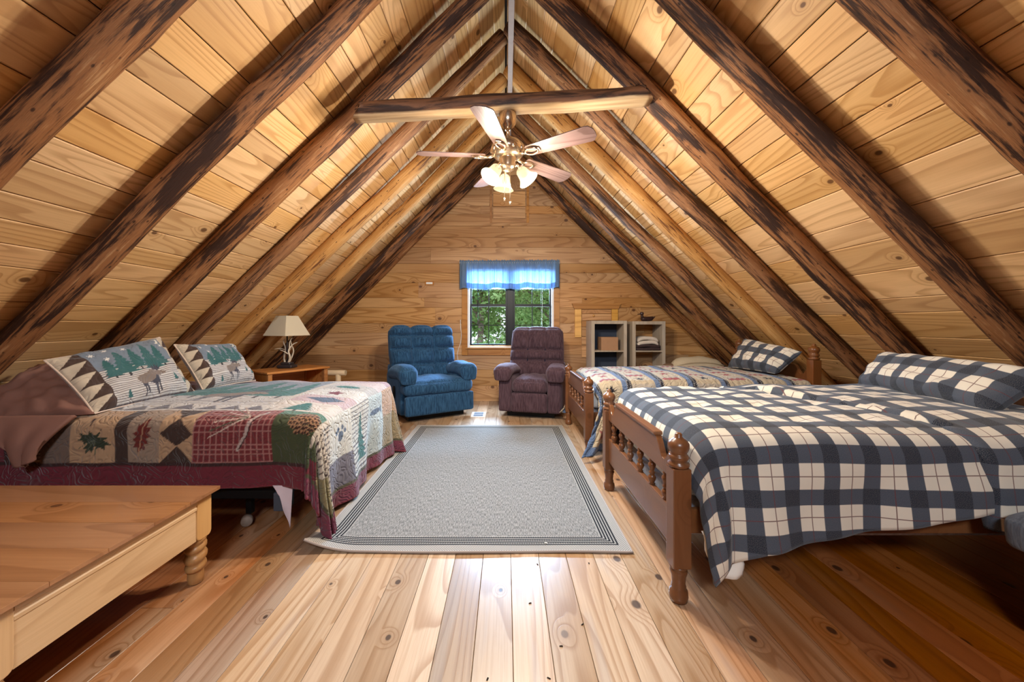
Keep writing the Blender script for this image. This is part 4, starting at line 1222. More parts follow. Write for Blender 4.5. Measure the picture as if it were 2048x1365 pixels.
# white sheet scraps under the comforter corner
def rag(name, pts, label):
    n = 10; A, B, C, D = [Vector(p) for p in pts]; vs = []
    for i in range(n+1):
        for j in range(n+1):
            u, v = i/n, j/n; p = A.lerp(B, u).lerp(D.lerp(C, u), v); p.y += .008*math.sin(u*9+v*5); p.x += .006*math.sin(v*11); vs.append(p)
    o = MB().add(vs, [(i*(n+1)+j, (i+1)*(n+1)+j, (i+1)*(n+1)+j+1, i*(n+1)+j+1) for i in range(n) for j in range(n)], True).build(name, M_whitesheet, None, solid=.006)
    tag(o, label, 'sheet')
M_whitesheet = plain('white_sheet', (.72,.68,.62), .85)
rag('sheet_corner', ((.775,1.50,.33),(.90,1.49,.33),(.93,1.47,.17),(.82,1.475,.15)), 'white sheet corner showing under the plaid comforter by the post')
# ================================================================ RUG
def rug():
    x0, x1, ya, yb = -1.0, .635, 1.897, 4.275
    t = NT('rug_weave', .95, .1)
    uv = t.coords('UV'); sp = t.node('ShaderNodeSeparateXYZ'); t.l.new(uv, sp.inputs[0])
    W, L = x1-x0, yb-ya
    ex = t.math('MINIMUM', sp.outputs[0], t.math('SUBTRACT', W, sp.outputs[0])); ey = t.math('MINIMUM', sp.outputs[1], t.math('SUBTRACT', L, sp.outputs[1]))
    e = t.math('MINIMUM', ex, ey)
    n1 = t.noise(t.scale(uv, (260, 34, 1)), 1, 3, .7); n2 = t.noise(t.scale(uv, (60, 400, 1)), 1, 1)
    field = t.mix(t.mapr(n1, .35, .65), (.10,.098,.094), (.29,.28,.265))
    # woven flecks of the border
    ch = t.node('ShaderNodeTexChecker'); t.l.new(t.scale(uv, (1, 1, 1)), ch.inputs['Vector']); ch.inputs['Scale'].default_value = 160
    hb = t.mix(t.math('MULTIPLY', ch.outputs['Fac'], .8), (.40,.38,.35), (.12,.11,.10))
    c = t.mix(t.mapr(e, .130, .136), hb, field)
    q = t.math('FRACT', t.math('DIVIDE', t.math('SUBTRACT', e, .052), .0162))
    st = t.math('MULTIPLY', t.math('LESS_THAN', q, .55), t.math('MULTIPLY', t.math('GREATER_THAN', e, .052), t.math('LESS_THAN', e, .131)))
    c = t.mix(st, c, (.018,.018,.02))
    t.color(c); t.bump(n2, .2, .002)
    nx, ny = 60, 80; T_ = .011
    vs = []; uvs = []
    for top in (1, 0):
        for i in range(nx+1):
            for j in range(ny+1):
                x = x0+W*i/nx; y = ya+L*j/ny
                d = math.hypot(x-x0, y-ya)
                k = max(0, 1-d/.24)
                z = T_ if top else .0015
                z += .055*k**2
                xx = x-.02*k; yy = y+.01*k
                yy += .004*math.sin(x*6) if j == 0 else 0
                z += .002*math.sin(x*5+y*3)**2
                vs.append((xx, yy, z)); uvs.append((x-x0, y-ya))
    N = (nx+1)*(ny+1); f = []
    for i in range(nx):
        for j in range(ny):
            a = i*(ny+1)+j; b = (i+1)*(ny+1)+j
            f.append((a, b, b+1, a+1)); f.append((a+N, a+1+N, b+1+N, b+N))
    for i in range(nx):
        for j in (0, ny):
            a = i*(ny+1)+j; b = a+ny+1
            f.append((a, a+N, b+N, b) if j == 0 else (a, b, b+N, a+N))
    for j in range(ny):
        for i in (0, nx):
            a = i*(ny+1)+j; b = a+1
            f.append((a, b, b+N, a+N) if i == 0 else (a, a+N, b+N, b))
    cx_, cy_ = (x0+x1)/2, (ya+yb)/2
    me = bpy.data.meshes.new('rug'); me.from_pydata([(a-cx_, b-cy_, c) for a, b, c in vs], [], f)
    u = me.uv_layers.new(name='UVMap'); fl_ = np.array([i for p in f for i in p]); u.data.foreach_set('uv', np.array(uvs, np.float32)[fl_].ravel())
    me.materials.append(t.m); me.update()
    o = bpy.data.objects.new('rug', me); link(o); o.location = (cx_, cy_, 0)
    tag(o, 'grey woven rug with black line border and one curled corner', 'rug')
    # bound edge
    ring = [vs[i*(ny+1)] for i in range(nx+1)]+[vs[nx*(ny+1)+j] for j in range(1, ny+1)]+[vs[i*(ny+1)+ny] for i in range(nx-1, -1, -1)]+[vs[j] for j in range(ny-1, 0, -1)]
    ring.append(ring[0])
    MB().tube([(a-cx_, b-cy_, c-.004) for a, b, c in ring], .0065, 6, cap=False).build('bound_edge', plain('rug_binding', (.33,.28,.25), .9), o)
rug()
ff = MB(); ff.add([(-.012,0,0),(0,.004,.003),(.014,.001,0),(0,-.004,.003),(0,0,.005)], [(0,3,4),(3,2,4),(2,1,4),(1,0,4),(0,1,2,3)])
o = ff.build('feather', M_white, None, loc=(P(1092,0,1.96).x, 1.965, .0125), rot=(0,0,-.6)); tag(o, 'small white feather lying on the front border of the rug', 'feather')

# ================================================================ LOW PINE TABLE
def low_table():
    x1, x0, yb, yf = -1.322, -2.46, 1.748, .93; zt = .406
    t = thing('coffee_table', 'low pine table with turned legs in the left foreground', 'table', ((x0+x1)/2, (yb+yf)/2, 0))
    cx_, cy_ = t.location.x, t.location.y
    def B(mb, n, mat, **k):
        mb.v = [(a-cx_, b-cy_, c) for a, b, c in mb.v]; return mb.build(n, mat, t, **k)
    # top of glued boards
    nb = 5; w_ = (yb-yf)/nb
    for i in range(nb):
        m = MB().box(0, x1-x0, 0, w_-.0008, -.0155, 0, .0015)
        o = m.build('top_board', M_tabletop, t, loc=(x0-cx_, yf+w_*i-cy_, zt))
    ins = .028
    ax1, ax0, ayb, ayf = x1-ins, x0+ins, yb-ins, yf+ins
    blk = .075
    def apron(a0, a1, c, axis, sgn):
        # moulded board: profile (outward depth, z)
        pr = [(-.02,.205),(0,.205),(0,.335),(.004,.340),(.004,.350),(0,.354),(0,.362),(.006,.368),(.006,.390),(-.02,.390)]
        pr = [(c+sgn*d, z) for d, z in pr]
        m = MB().prism(pr, a0, a1, axis)
        return m
    B(apron(ayf+blk, ayb-blk, ax1, 'y', 1), 'apron', M_tabley, fix=True)
    B(apron(ayf+blk, ayb-blk, ax0, 'y', -1), 'apron', M_tabley, fix=True)
    B(apron(ax0+blk, ax1-blk, ayb, 'x', 1), 'apron', M_table, fix=True)
    B(apron(ax0+blk, ax1-blk, ayf, 'x', -1), 'apron', M_table, fix=True)
    # turned legs with rounded square blocks
    lp = [(.024,0),(.029,.006),(.031,.03),(.029,.055),(.030,.060),(.037,.068),(.040,.078),(.037,.088),(.031,.094),(.035,.102),(.042,.113),(.043,.124),(.036,.136),(.030,.141),(.035,.149),(.041,.158),(.041,.167),(.034,.176),(.031,.180),(.038,.186),(.040,.194),(.038,.202)]
    for sx, xx in ((1, ax1-.035), (-1, ax0+.035)):
        for sy, yy in ((1, ayb-.035), (-1, ayf+.035)):
            vs_ = MB().lathe(lp, 24)
            # slanting rope-like turning
            vs_.v = [(a, b, c+(.010*math.sin(math.atan2(b, a)) if .06 < c < .19 else 0)) for a, b, c in vs_.v]
            l = vs_.build('leg', M_tableleg, t, loc=(xx-cx_, yy-cy_, 0))
            m = MB(); R = .02; bz0 = .200; ww = .040; poly = []
            for k in range(5):
                a = PI+PI/2*k/4; poly.append((-ww+R+R*math.cos(a), bz0+R+R*math.sin(a)))
            for k in range(5):
                a = -PI/2+PI/2*k/4; poly.append((ww-R+R*math.cos(a), bz0+R+R*math.sin(a)))
            poly += [(ww, .3895), (-ww, .3895)]
            m.prism(poly, -ww+.001, ww, 'x'); m.build('corner_block', M_tablez, l, fix=True, bevel=.003)
M_tabley = wood('table_pine_y', (.70,.55,.38), (.62,.43,.26), lines=12, rough=.45, knots=.9, line_str=.35, kd=3.0, axis='y', var=.05)
M_tablez = wood('table_pine_z', (.64,.42,.22), (.55,.32,.14), lines=10, rough=.45, knots=1.2, line_str=.35, kd=5, axis='z', var=.05)
low_table()

# ================================================================ CORNER TABLE + LAMP
def corner_table():
    A = Vector((-2.415, 3.83)); B_ = Vector((-2.075, 4.40)); u = (B_-A).normalized(); v = Vector((-u.y, u.x)); L = (B_-A).length; D = .42; zt = .665
    ang = math.atan2(u.y, u.x)
    t = thing('side_table', 'brown wooden side table under the antler lamp behind the left bed', 'table', (A.x, A.y, 0), ang)
    MB().box(-.015, L+.015, -.015, D, zt-.022, zt, .006).build('tabletop', M_side, t)
    for xx in (0, L-.045):
        MB().box(xx, xx+.045, 0, .045, 0, zt-.022, .008).build('leg', M_side, t)
        MB().box(xx, xx+.045, D-.05, D-.005, 0, zt-.022, .008).build('leg', M_side, t)
    MB().box(.0+.012, .033, .045, D-.05, .08, zt-.022, .002).build('side_panel', M_side, t)
    MB().box(L-.033, L-.012, .045, D-.05, .08, zt-.022, .002).build('side_panel', M_side, t)
    MB().box(.045, L-.045, D-.03, D-.015, .08, zt-.022, .002).build('back_panel', M_side, t)
    MB().box(.034, L-.034, .03, D-.031, .30, .318, .002).build('shelf', M_side, t)
    return A, u, v
corner_table()
def antler_lamp():
    x, y, z = -2.455, 4.235, .665
    t = thing('table_lamp', 'table lamp with antler stem and square cream shade', 'lamp', (x, y, z), 0)
    dk = plain('lamp_bronze', (.035,.028,.03), .35, .2, .3, 60); bone = plain('antler', (.62,.54,.42), .5, 0, .3, 25)
    MB().rbox((0,0,.020), (.17,.13,.04), .015, 6).build('base', dk, t)
    MB().rbox((0,0,.052), (.11,.09,.03), .012, 5).build('base_step', dk, t)
    MB().tube([(0,0,.05),(0,0,.40)], .0075, 10).build('stem', dk, t)
    def ant(name, pts, r0):
        n = len(pts)
        c = []
        # smooth by chaikin
        p = [Vector(q) for q in pts]
        for _ in range(2):
            q = [p[0]]
            for a, b in zip(p[:-1], p[1:]): q += [a.lerp(b, .25), a.lerp(b, .75)]
            q.append(p[-1]); p = q
        return p, [r0*(1-.75*(i/(len(p)-1))**1.3) for i in range(len(p))]
    specs = [([( .02,-.02,.05),(.06,-.04,.12),(.035,-.05,.20),(.08,-.03,.27),(.13,-.03,.29)], .012,
              [([(.04,-.045,.16),(-.0,-.06,.19),(-.05,-.06,.21)], .007), ([(.05,-.045,.23),(.055,-.05,.30),(.09,-.05,.345)], .007)]),
             ([(-.02,.0,.05),(-.05,.02,.12),(-.03,.03,.22),(-.06,.02,.30),(-.03,.02,.33)], .011,
              [([(-.04,.02,.15),(.02,.03,.20),(.06,.0,.26)], .007), ([(-.035,.025,.2),(-.09,.03,.22),(-.15,.01,.21)], .006)]),
             ([(.0,.03,.05),(.03,.05,.13),(.06,.03,.20),(.03,.02,.27),(.04,.0,.34)], .010, [])]
    for pts, r, br in specs:
        m = MB(); a, b = ant('x', pts, r); m.tube(a, b, 8)
        for p2, r2 in br: a, b = ant('x', p2, r2); m.tube(a, b, 7)
        m.build('antler', bone, t)
    # square pyramid shade, one edge toward the room
    sm = NT('shade_linen', .8, .1); tr = sm.node('ShaderNodeBsdfTranslucent'); tr.inputs[0].default_value = (.8,.7,.5,1); sm.color((.74,.66,.50))
    mxx = sm.node('ShaderNodeMixShader'); mxx.inputs[0].default_value = .25; sm.l.new(sm.b.outputs[0], mxx.inputs[1]); sm.l.new(tr.outputs[0], mxx.inputs[2]); sm.l.new(mxx.outputs[0], sm.n['Material Output'].inputs[0])
    zb, zt_, a, b = .365, .585, .165, .078
    cutb, cutt = .025, .012
    def ring(s, z, c):
        return [(s,-s+c,z),(s,s-c,z),(s-c,s,z),(-s+c,s,z),(-s,s-c,z),(-s,-s+c,z),(-s+c,-s,z),(s-c,-s,z)]
    R1, R2 = ring(a, zb, .004), ring(b, zt_, .003)
    m = MB().add(R1+R2, [(i, (i+1) % 8, (i+1) % 8+8, i+8) for i in range(8)])
    m.build('lamp_shade', sm.m, t, solid=.003, rot=(0,0,-.33))
    MB().tube([(-.078,0,.575),(.078,0,.575)], .0025, 6).tube([(0,-.078,.575),(0,.078,.575)], .0025, 6).tube([(0,0,.40),(0,0,.595)], .004, 6).build('harp', dk, t)
antler_lamp()
# log rack behind the side table
def log_rack():
    y = 5.02; a = P(690, 741, y)
    t = thing('log_rack', 'pale peeled log rack end sticking out right of side table', 'rack', (a.x-.35, y, 0))
    m = lambda *p: None
    lm = plain('pale_peeled_log', (.66,.50,.32), .5, 0, .12, 12)
    zz_ = P(0, 746, y).z
    MB().tube([(-.30,0,zz_),(-.1,0,zz_+.002),(.2,0,zz_),(.36,0,zz_)], [.036,.038,.037,.036], 16).build('top_rail', lm, t)
    for xx in (-.22, .26):
        MB().tube([(xx,.0,0),(xx,.0,.3),(xx,0,zz_-.02)], [.04,.036,.034], 14).build('leg', lm, t)
    MB().tube([(-.24,.0,.2),(.28,0,.2)], .025, 12).build('lower_rail', lm, t)
log_rack()

# ================================================================ RECLINERS
def fabric(name, c, c2, stripe=120):
    t = NT(name, .9, .1); co = t.coords()
    n = t.noise(t.scale(co, (70, 70, 9)), 1, 3, .6); n2 = t.noise(co, 5, 3)
    b = t.mix(t.mapr(n, .3, .7), c, c2); b = t.mix(t.math('MULTIPLY', t.mapr(n2, .4, .7), .3), b, c2)
    t.color(b); t.bump(n, .5, .006); t.b.inputs['Sheen Weight'].default_value = .6
    t.b.inputs['Sheen Tint'].default_value = tuple(min(1, q*1.6+.1) for q in c2)+(1,)
    return t.m
def tufts(cols, rows, hx, hz, amp, seamr, groove=.022):
    """displacement for the -y face of a box: pillows between seams"""
    rb = rows; cb = cols
    def d(pos, q):
        if q.y > -.15 and abs(q.z) < .98 and abs(q.x) < .99: pass
        u = max(-1, min(1, pos.x/hx)); v = max(-1, min(1, pos.z/hz))
        fu = 1; G = 0
        for i in range(len(cb)-1):
            if cb[i] <= u <= cb[i+1]:
                s = (u-cb[i])/(cb[i+1]-cb[i])*2-1; fu = (1-abs(s)**3); gu = math.exp(-((1-abs(s))*(cb[i+1]-cb[i])*hx/2/.014)**2) if (s < 0 and i > 0) or (s > 0 and i < len(cb)-2) else 0; G = max(G, gu)
        fv = 1
        for i in range(len(rb)-1):
            if rb[i] <= v <= rb[i+1]:
                s = (v-rb[i])/(rb[i+1]-rb[i])*2-1; fv = (1-abs(s)**3); gv = math.exp(-((1-abs(s))*(rb[i+1]-rb[i])*hz/2/.014)**2) if (s < 0 and i > 0) or (s > 0 and i < len(rb)-2) else 0; G = max(G, gv)
        w_ = max(0, -q.y) if abs(q.y) < .99 else (1 if q.y < 0 else 0)
        k = fu*fv
        pos.y += -amp*(k-.55)*w_+groove*G*w_
        if q.z > .9 and q.y > -.9: pos.z += amp*.7*(fu-.5)
        pos.y += .004*math.sin(pos.x*30+pos.z*17)*w_*(1-k)
        return pos
    return d
M_seam_shade = plain('seam_shadow', (.008,.012,.03), .9)
def recliner(label, loc, rz, W, fab, cols, rows, back_h, style, lever=False, scale=1.0, name='recliner', base_m=None):
    t = thing(name, label, 'recliner', loc, rz); t.scale = (scale,)*3
    D = .86; aw = .19; inner = W-2*aw
    # hidden base
    MB().box(-W/2+.10, W/2-.10, -.28, .30, 0, .075, .004).build('base', M_black, t)
    # body sides and back shell
    for s in (-1, 1):
        m = MB().rbox((s*(W/2-aw/2), -.02 if style != 'puffy' else .045, .30), (aw*.92, D-.10 if style != 'puffy' else D-.22, .47), .035, 8, disp=None)
        m.build('side_panel', fab, t)
        # padded arm, scroll at the front
        def arm(pos, q, s=s):
            f = max(0, -q.y)
            pos.z += -.035*(q.y+1)*0+.0
            pos.z -= .05*max(0, q.y)          # falls toward the back
            pos.x += s*.012*f
            if q.z < 0: pos.z += .02*abs(q.y)
            pos.z += .006*math.sin(pos.y*22+s)*max(0, q.z)
            if q.y < -.3:
                g = (-.3-q.y)/.7
                if q.z < .3: pos.z -= .085*g*g*min(1, (.3-q.z))
                pos.x += s*(-.006)*g*q.x*s
                pos.z -= .012*g*max(0, q.z)
            return pos
        a_len = .62
        MB().rbox((s*(W/2-aw/2+.012), -.165 if style != 'puffy' else -.12, .575), (aw+.055, a_len, .165 if style == 'puffy' else .135), .078, 14, bulge=(.0,.0,.018), disp=arm).build('armrest', fab, t)
    MB().rbox((0, D/2-.13, .36), (W-.04, .14, .56), .04, 8).build('back_shell', fab, t)
    # seat
    sd = tufts(cols, [-1,1], inner/2, .12, .014, 0, .010)
    def sdisp(pos, q):
        pos = sd(pos, q)
        if style == 'puffy':
            k = max(0, min(1, (-q.y-.1)/.4)); pos.x *= 1+k*((W-.03)/(inner+.03)-1)
        if q.z > .9:
            pos.z += .018*(1-q.x**2)*(1-q.y**2)
        return pos
    m = MB().rbox((0, -.10, .385), (inner+.03, .64, .17), .065, 26, bulge=(0,.02,.02), disp=sdisp); m.build('seat_cushion', fab, t)
    # footrest panel closed under the seat
    fd = tufts(cols, [-1,1], inner/2, .12, .004, 0, .003)
    MB().rbox((0, -.395, .195), (inner+.025 if style != 'puffy' else W-.05, .07, .235), .028, 16, disp=fd).build('footrest', fab, t)
    # back cushion, leaning
    bh = back_h-.42
    bw = W*.96 if style == 'puffy' else W*.92
    M = Matrix.Translation((0, .16, .42)) @ Matrix.Rotation(-.20, 4, 'X') @ Matrix.Translation((0, 0, bh/2))
    if style == 'puffy':
        dsp = tufts(cols, rows, bw/2, bh/2, .055, 0, .045)
        def shape(pos, q):
            pos = dsp(pos, q); k = 1-.06*max(0, -q.z)-.05*(q.z > .6)*(q.z-.6); pos.x *= k; return pos
    else:
        dsp0 = tufts([-1,1], rows, bw/2, bh/2, .03, 0, .02); dsp1 = tufts(cols, rows, bw/2, bh/2, .018, 0, .018)
        def shape(pos, q):
            pos = dsp0(pos, q); pos = dsp1(pos, q); pos.x *= 1-.10*max(0, -q.z)*0-.05*max(0, q.z); return pos
    MB().rbox((0,0,0), (bw, .22, bh/math.cos(.2)), .075, 54, disp=shape, M=M).build('back_cushion', fab, t)
    # near-black cords along the seams, standing in for shade in the grooves
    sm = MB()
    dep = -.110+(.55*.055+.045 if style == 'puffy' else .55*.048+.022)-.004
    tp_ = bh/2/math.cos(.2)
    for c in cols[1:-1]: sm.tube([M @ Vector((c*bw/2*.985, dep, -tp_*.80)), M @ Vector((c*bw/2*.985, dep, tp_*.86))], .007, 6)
    sm.build('seam', M_seam_shade, t)
    if lever:
        MB().rbox((-W/2-.018, -.10, .33), (.022, .05, .15), .01, 4).build('lever', M_black, t)
    return t
F_blue = fabric('blue_plush', (.009,.030,.070), (.030,.088,.175))
F_purple = fabric('plum_plush', (.040,.021,.028), (.092,.055,.068))
F_grey = fabric('slate_upholstery', (.08,.092,.115), (.16,.18,.21))
recliner('blue tufted recliner left of the window', (-1.005, 4.925, 0), .56, .93, F_blue, [-1,-.36,.32,1], [-1,-.42,.18,.66,1], 1.13, 'puffy', lever=True)
recliner('plum purple recliner right of the window', (.375, 5.0, 0), -.24, .80, F_purple, [-1,-.33,.33,1], [-1,-.30,.12,1], 1.11, 'flat')
recliner('grey upholstered chair at right edge beside the near bed', (2.195, 1.09, 0), -PI/2+.03, .86, F_grey, [-1,0,1], [-1,0,1], 1.0, 'flat', scale=.72, name='armchair')
bpy.data.objects['armchair']['category'] = 'armchair'

# ================================================================ SHELF UNITS
M_ash = wood('ash_veneer', (.50,.43,.35), (.44,.37,.29), lines=14, rough=.5, knots=0, line_str=.25, axis='z', var=.04)
M_navy = plain('dark_back_board', (.035,.045,.07), .7)
def shelves(px0, px1, ytop, label, open_back):
    yf = 5.30; a = P(px0, ytop, yf); b = P(px1, ytop, yf); W = b.x-a.x; Ht = a.z; D = .36; T = .045
    t = thing('cube_shelf', label, 'shelf', ((a.x+b.x)/2, yf+D/2, 0))
    w_ = W/2
    MB().box(-w_, -w_+T, -D/2, D/2, 0, Ht, .002).build('side_panel', M_ash, t)
    MB().box(w_-T, w_, -D/2, D/2, 0, Ht, .002).build('side_panel', M_ash, t)
    MB().box(-w_+T, w_-T, -D/2, D/2, Ht-T, Ht, .002).build('top_panel', M_ash, t)
    MB().box(-w_+T, w_-T, -D/2, D/2, 0, T, .002).build('bottom_panel', M_ash, t)
    zs = P(0, 703, yf).z
    MB().box(-w_+T, w_-T, -D/2+.004, D/2, zs-.010, zs+.008, .001).build('shelf_board', M_ash, t)
    MB().box(-w_+T, w_-T, -D/2+.004, D/2, zs/2-.010, zs/2+.008, .001).build('shelf_board', M_ash, t)
    if not open_back:
        MB().box(-w_+T, w_-T, D/2-.012, D/2-.002, T, Ht-T).build('back_panel', M_navy, t)
    return t, zs+.008
s1, zs1 = shelves(1183, 1254, 642, 'grey ash cube shelf holding a cardboard box, nearer the window', False)
s2_, zs2 = shelves(1265, 1331, 643, 'grey ash cube shelf with duck decoy on top', True)
card = plain('cardboard', (.40,.22,.12), .9, 0, .08, 20)
cb_ = thing('cardboard_box', 'brown cardboard box inside the left cube shelf', 'box', (s1.location.x+.02, s1.location.y-.02, zs1))
MB().box(-.12, .12, -.11, .11, 0, .185, .002).build('carton', card, cb_)
MB().box(-.12, -.002, -.111, .111, .185, .188).build('flap', card, cb_); MB().box(.002, .12, -.111, .111, .185, .188).build('flap', card, cb_)
dkc = plain('dark_brown_blanket', (.05,.03,.03), .9, 0, .2, 30); whc = plain('cream_fabric', (.62,.54,.46), .9, 0, .05, 20)
def folded(name, loc, size, mat, label, layers, drape=0):
    t = thing(name, label, 'blanket' if 'blanket' in name else 'cloth', loc)
    for i in range(layers):
        h = size[2]/layers
        def dd(pos, q):
            pos.z -= drape*(q.x**4); pos.z += .004*math.sin(pos.x*20+i*2); return pos
        MB().rbox((0, 0, h*(i+.5)), (size[0]*(1-.02*i), size[1], h*.98), h*.45, 8, disp=dd).build('fold', mat, t)
    return t
folded('folded_blanket', (s2_.location.x, s2_.location.y-.03, zs2), (.355, .26, .085), dkc, 'dark brown folded blanket inside the right cube shelf', 2)
folded('folded_cloth', (s2_.location.x-.0, s2_.location.y-.04, zs2+.087), (.30, .24, .11), whc, 'cream cloth bundle on dark blanket in the right cube shelf', 2, .03)
# duck decoy
def duck():
    y = 5.42; a = P(1291, 642, y)
    Ht = P(0, 643, 5.30).z
    t = thing('duck_decoy', 'small dark brown duck decoy on the right cube shelf', 'ornament', (a.x+.01, y, Ht))
    dk = plain('decoy_brown', (.035,.016,.014), .4, 0, .4, 30); hd = plain('decoy_head', (.06,.03,.025), .4); 
    def body(pos, q):
        pos.z += .018*max(0, q.x)**2; k = 1-.55*max(0, q.x)**2; pos.y *= k; pos.z = pos.z if q.z < 0 else pos.z*(1-.15*max(0, q.x)); return pos
    MB().rbox((.015,0,.034), (.185,.085,.066), .033, 8, disp=body).build('body', dk, t)
    MB().tube([(-.05,0,.05),(-.062,0,.075),(-.060,0,.095)], [.024,.019,.020], 12).build('neck', dk, t)
    MB().rbox((-.063,0,.112), (.058,.044,.046), .022, 6).build('head', hd, t)
    MB().rbox((-.103,0,.101), (.044,.022,.011), .005, 4).build('bill', dk, t)
    for s in (-1,1): MB().rbox((-.070, s*.0215, .116), (.007,.004,.007), .002, 2).build('eye', M_white, t)
    MB().tube([(.10,0,.052),(.13,0,.068)], [.016,.004], 8).build('tail', dk, t)
duck()
# big cream cushion behind the far bed
def cushion():
    y = 4.98; a = P(1392, 717, y)
    t = thing('floor_cushion', 'cream cushion with rounded top showing behind star quilt', 'cushion', (a.x, y, 0))
    cm = plain('cream_cushion', (.52,.43,.30), .85, 0, .15, 9)
    def dd(pos, q):
        pos.z *= 1-.10*q.x**2*max(0, q.z); pos.z += .006*math.sin(pos.x*24+pos.y*9); return pos
    MB().rbox((0,0,.355), (.72,.26,.70), .13, 14, bulge=(0,.03,.03), disp=dd).build('cover', cm, t)
    MB().tube([(-.33+.066*i, -.135, .62+.05*(1-((i-5)/5)**2)) for i in range(11)], .004, 6).build('piping', cm, t)
    tb = thing('brown_bundle', 'low brown bundle beside the cream cushion and right cube shelf', 'bundle', (P(1343,0,4.98).x-.02, 4.99, 0))
    MB().rbox((0,0,.31), (.28,.24,.62), .11, 9, bulge=(0,.02,.02)).build('cover', plain('brown_wrap', (.20,.12,.075), .9, 0, .2), tb)
cushion()
# floor register
fr_ = P(957, 830, 4.82)
t = thing('floor_register', 'white framed metal floor register between the recliners', 'vent', (fr_.x, 4.83, 0))
MB().box(-.09,.09,-.13,.13,0,.004,.001).build('plate', M_white, t)
for k in (-1, 1):
    MB().box(-.06,.06,k*.055-.042,k*.055+.042,.004,.006).build('grille', plain('register_blue', (.12,.17,.24), .4), t)
# loose bits of bark on the floor
bkm = plain('bark_crumb', (.03,.018,.012), .9)
cr = None
for i, (px, py) in enumerate(((1122,1294),(975,1360),(1098,1358),(1165,1250),(1075,1130),(1060,1208),(1178,1128))):
    yy = F*H/(py-CY); 
    if cr is None:
        cr = MB(); cr.add([(-.006,-.002,0),(.006,-.003,0),(.007,.003,0),(-.005,.003,0),(-.004,0,.003),(.004,.001,.003)], [(3,2,1,0),(0,1,5,4),(1,2,5),(2,3,4,5),(3,0,4)]); cr = cr.build('bark_crumb', bkm); o = cr
    else: o = cr.copy(); COL.objects.link(o)
    o.location = ((px-CX)/F*yy, yy, .001); o.rotation_euler = (0,0,i*1.3)
    tag(o, ['bark crumb on the pale boards halfway between rug and bottom edge','leftmost bark crumb at the very bottom edge of the photo','rightmost bark crumb at the very bottom edge of the photo','bark crumb farthest right on the open floor','bark crumb just below the front edge of the rug, middle','bark crumb alone on the boards straight below rug centre','bark crumb below the right front corner of the rug','x'][i], 'debris', 'bark crumbs on the floor')

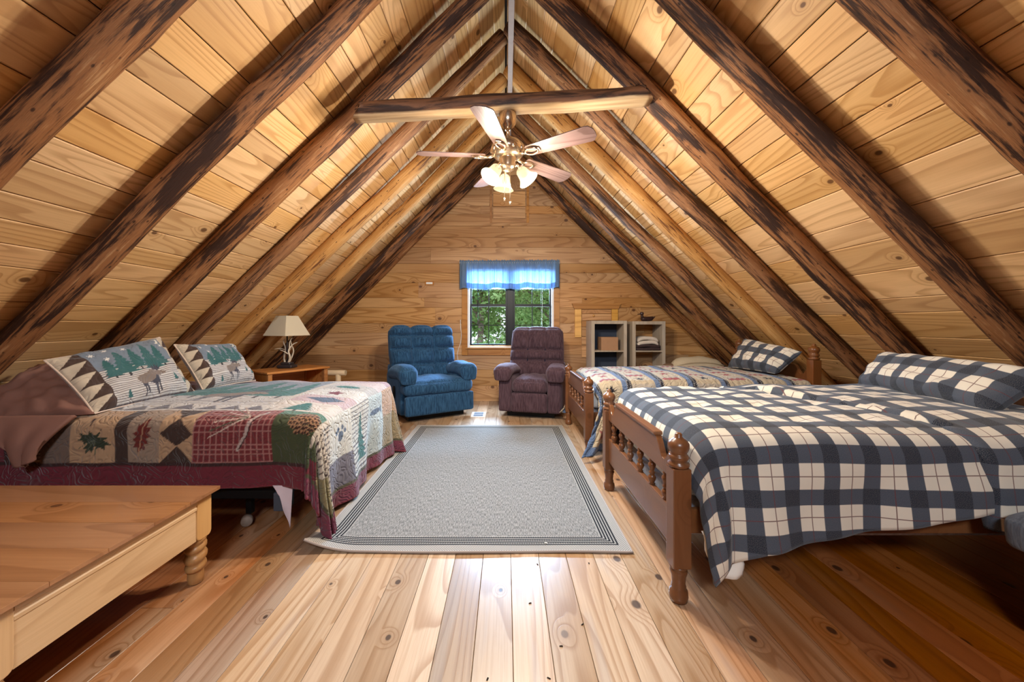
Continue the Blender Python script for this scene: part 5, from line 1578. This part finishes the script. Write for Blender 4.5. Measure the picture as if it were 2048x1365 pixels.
# ================================================================ CEILING FAN
def fan():
    fx, fy = .012, 2.62; zb = 1.15+1.175    # blade height
    t = thing('ceiling_fan', 'five-blade brass ceiling fan with three lit glass shades', 'ceiling fan', (fx, fy, 0))
    M_blade = wood('blade_oak', (.16,.105,.095), (.10,.06,.055), lines=26, rough=.4, knots=0, line_str=.6, var=.02)
    fb = plain('fan_brass', (.62,.50,.38), .22, .95, .08, 40)
    cz = 2.62
    MB().lathe([(.0,cz),(.054,cz),(.060,cz-.010),(.058,cz-.030),(.060,cz-.045),(.056,cz-.070),(.044,cz-.095),(.026,cz-.112),(.018,cz-.12)], 24).build('canopy', fb, t)
    MB().tube([(0,0,cz-.09),(0,0,zb+.12)], .012, 12).build('downrod', fb, t)
    MB().lathe([(.018,zb+.13),(.03,zb+.125),(.05,zb+.11),(.085,zb+.095),(.110,zb+.07),(.118,zb+.04),(.115,zb+.015),(.098,zb),(.092,zb-.012),(.06,zb-.018)], 32).build('motor_housing', fb, t)
    # vent ring studs
    for i in range(10):
        a = 2*PI*i/10
        MB().rbox((.113*math.cos(a), .113*math.sin(a), zb+.028), (.02,.02,.03), .008, 3).build('vent_boss', fb, t)
    MB().lathe([(.062,zb-.015),(.062,zb-.03),(.054,zb-.04),(.054,zb-.075),(.045,zb-.095),(.02,zb-.108),(0,zb-.11)], 28).build('switch_housing', fb, t)
    b0 = None
    for i in range(5):
        a = math.radians(184+72*i)
        if b0 is None:
            # paddle blade with clipped corners, pitched 12 degrees
            ol = [(.165,-.050),(.30,-.058),(.50,-.067),(.580,-.070),(.600,-.066),(.622,-.034),(.626,0),(.622,.034),(.600,.066),(.580,.070),(.50,.067),(.30,.058),(.165,.050),(.155,.04),(.155,-.04)]
            m = MB().prism(ol, -.003, .003, 'z'); m.v = [(x, y, z) for x, y, z in m.v]
            M = Matrix.Rotation(math.radians(-13), 4, 'X')
            m.v = [tuple(M @ Vector(p)) for p in m.v]
            b0 = m.build('blade', M_blade, t, fix=True, bevel=.001)
            ir = MB().tube([(.085,0,.008),(.12,0,-.006),(.155,0,-.012)], [.012,.010,.010], 10)
            ring = [(.19+.045*math.cos(2*PI*k/20), .030*math.sin(2*PI*k/20), -.011) for k in range(21)]
            ir.tube(ring, .007, 8, cap=False)
            ir.box(.225,.25,-.018,.018,-.012,-.004,.002)
            iro = ir.build('blade_iron', fb, b0)
            iro.rotation_euler = (math.radians(-13), 0, 0); o = b0
        else:
            o = b0.copy(); COL.objects.link(o); o.parent = t
            c = iro.copy(); COL.objects.link(c); c.parent = o
        o.location = (0, 0, zb-.005); o.rotation_euler = (0, 0, a)
    # glass bell shades with their bulbs
    gm = NT('frosted_glass', .5, .3)
    em = gm.node('ShaderNodeEmission'); em.inputs[0].default_value = (1.0,.84,.50,1); em.inputs[1].default_value = .42
    tp = gm.node('ShaderNodeBsdfTransparent'); tp.inputs[0].default_value = (1,.95,.85,1)
    lw = gm.node('ShaderNodeLayerWeight'); lw.inputs[0].default_value = .3
    m1 = gm.node('ShaderNodeMixShader'); m1.inputs[0].default_value = .93
    gm.l.new(gm.b.outputs[0], m1.inputs[1]); gm.l.new(em.outputs[0], m1.inputs[2])
    m2 = gm.node('ShaderNodeMixShader'); m2.inputs[0].default_value = .40; gm.color((.9,.85,.7))
    gm.l.new(m1.outputs[0], m2.inputs[1]); gm.l.new(tp.outputs[0], m2.inputs[2]); gm.l.new(m2.outputs[0], gm.n['Material Output'].inputs[0])
    bm_ = NT('bulb_glow', .5); e2 = bm_.node('ShaderNodeEmission'); e2.inputs[0].default_value = (1,.93,.78,1); e2.inputs[1].default_value = 1.0; bm_.l.new(e2.outputs[0], bm_.n['Material Output'].inputs[0])
    for i, a in enumerate((math.radians(-12), math.radians(218), math.radians(102))):
        d = Vector((math.cos(a), math.sin(a), 0))
        base = d*.05+Vector((0,0,zb-.075)); ax = (d*.75+Vector((0,0,-1))).normalized()
        tip = base+ax*.03
        MB().tube([base, base+d*.02+Vector((0,0,.004)), tip+d*.02], .009, 8).build('light_arm', fb, t)
        q = ax.to_track_quat('Z', 'Y').to_matrix().to_4x4()
        Mx = Matrix.Translation(tip+d*.015) @ q @ Matrix.Scale(.9, 4)
        prof = [(.022,0),(.034,.008),(.042,.02),(.046,.045),(.050,.07),(.060,.092),(.076,.112),(.082,.118)]
        g_ = MB().lathe(prof, 28, Mx, cap=False).build('glass_shade', gm.m, t, solid=.003)
        bb = MB().lathe([(0,.015),(.012,.018),(.014,.03),(.022,.05),(.022,.062),(.014,.074),(0,.078)], 14, Mx).build('bulb', bm_.m, t)
        l = bpy.data.lights.new('fan_bulb', 'POINT'); l.energy = FAN_POWER; l.color = (1.0,.90,.76); l.shadow_soft_size = .035
        lo = bpy.data.objects.new('fan_bulb', l); COL.objects.link(lo); lo.location = Vector((fx, fy, 0))+Mx @ Vector((0,0,.14))
    for dx, dy, L in ((-.022,-.05,.235),(.016,-.05,.26)):
        c = MB().tube([(dx,dy,zb-.09),(dx,dy,zb-.09-L)], .0024, 6).build('pull_chain', fb, t)
        MB().lathe([(0,-.012),(.006,-.006),(.004,.004),(.006,.012),(0,.016)], 10, Matrix.Translation((dx,dy,zb-.09-L))).build('chain_bob', fb, c)
fan()
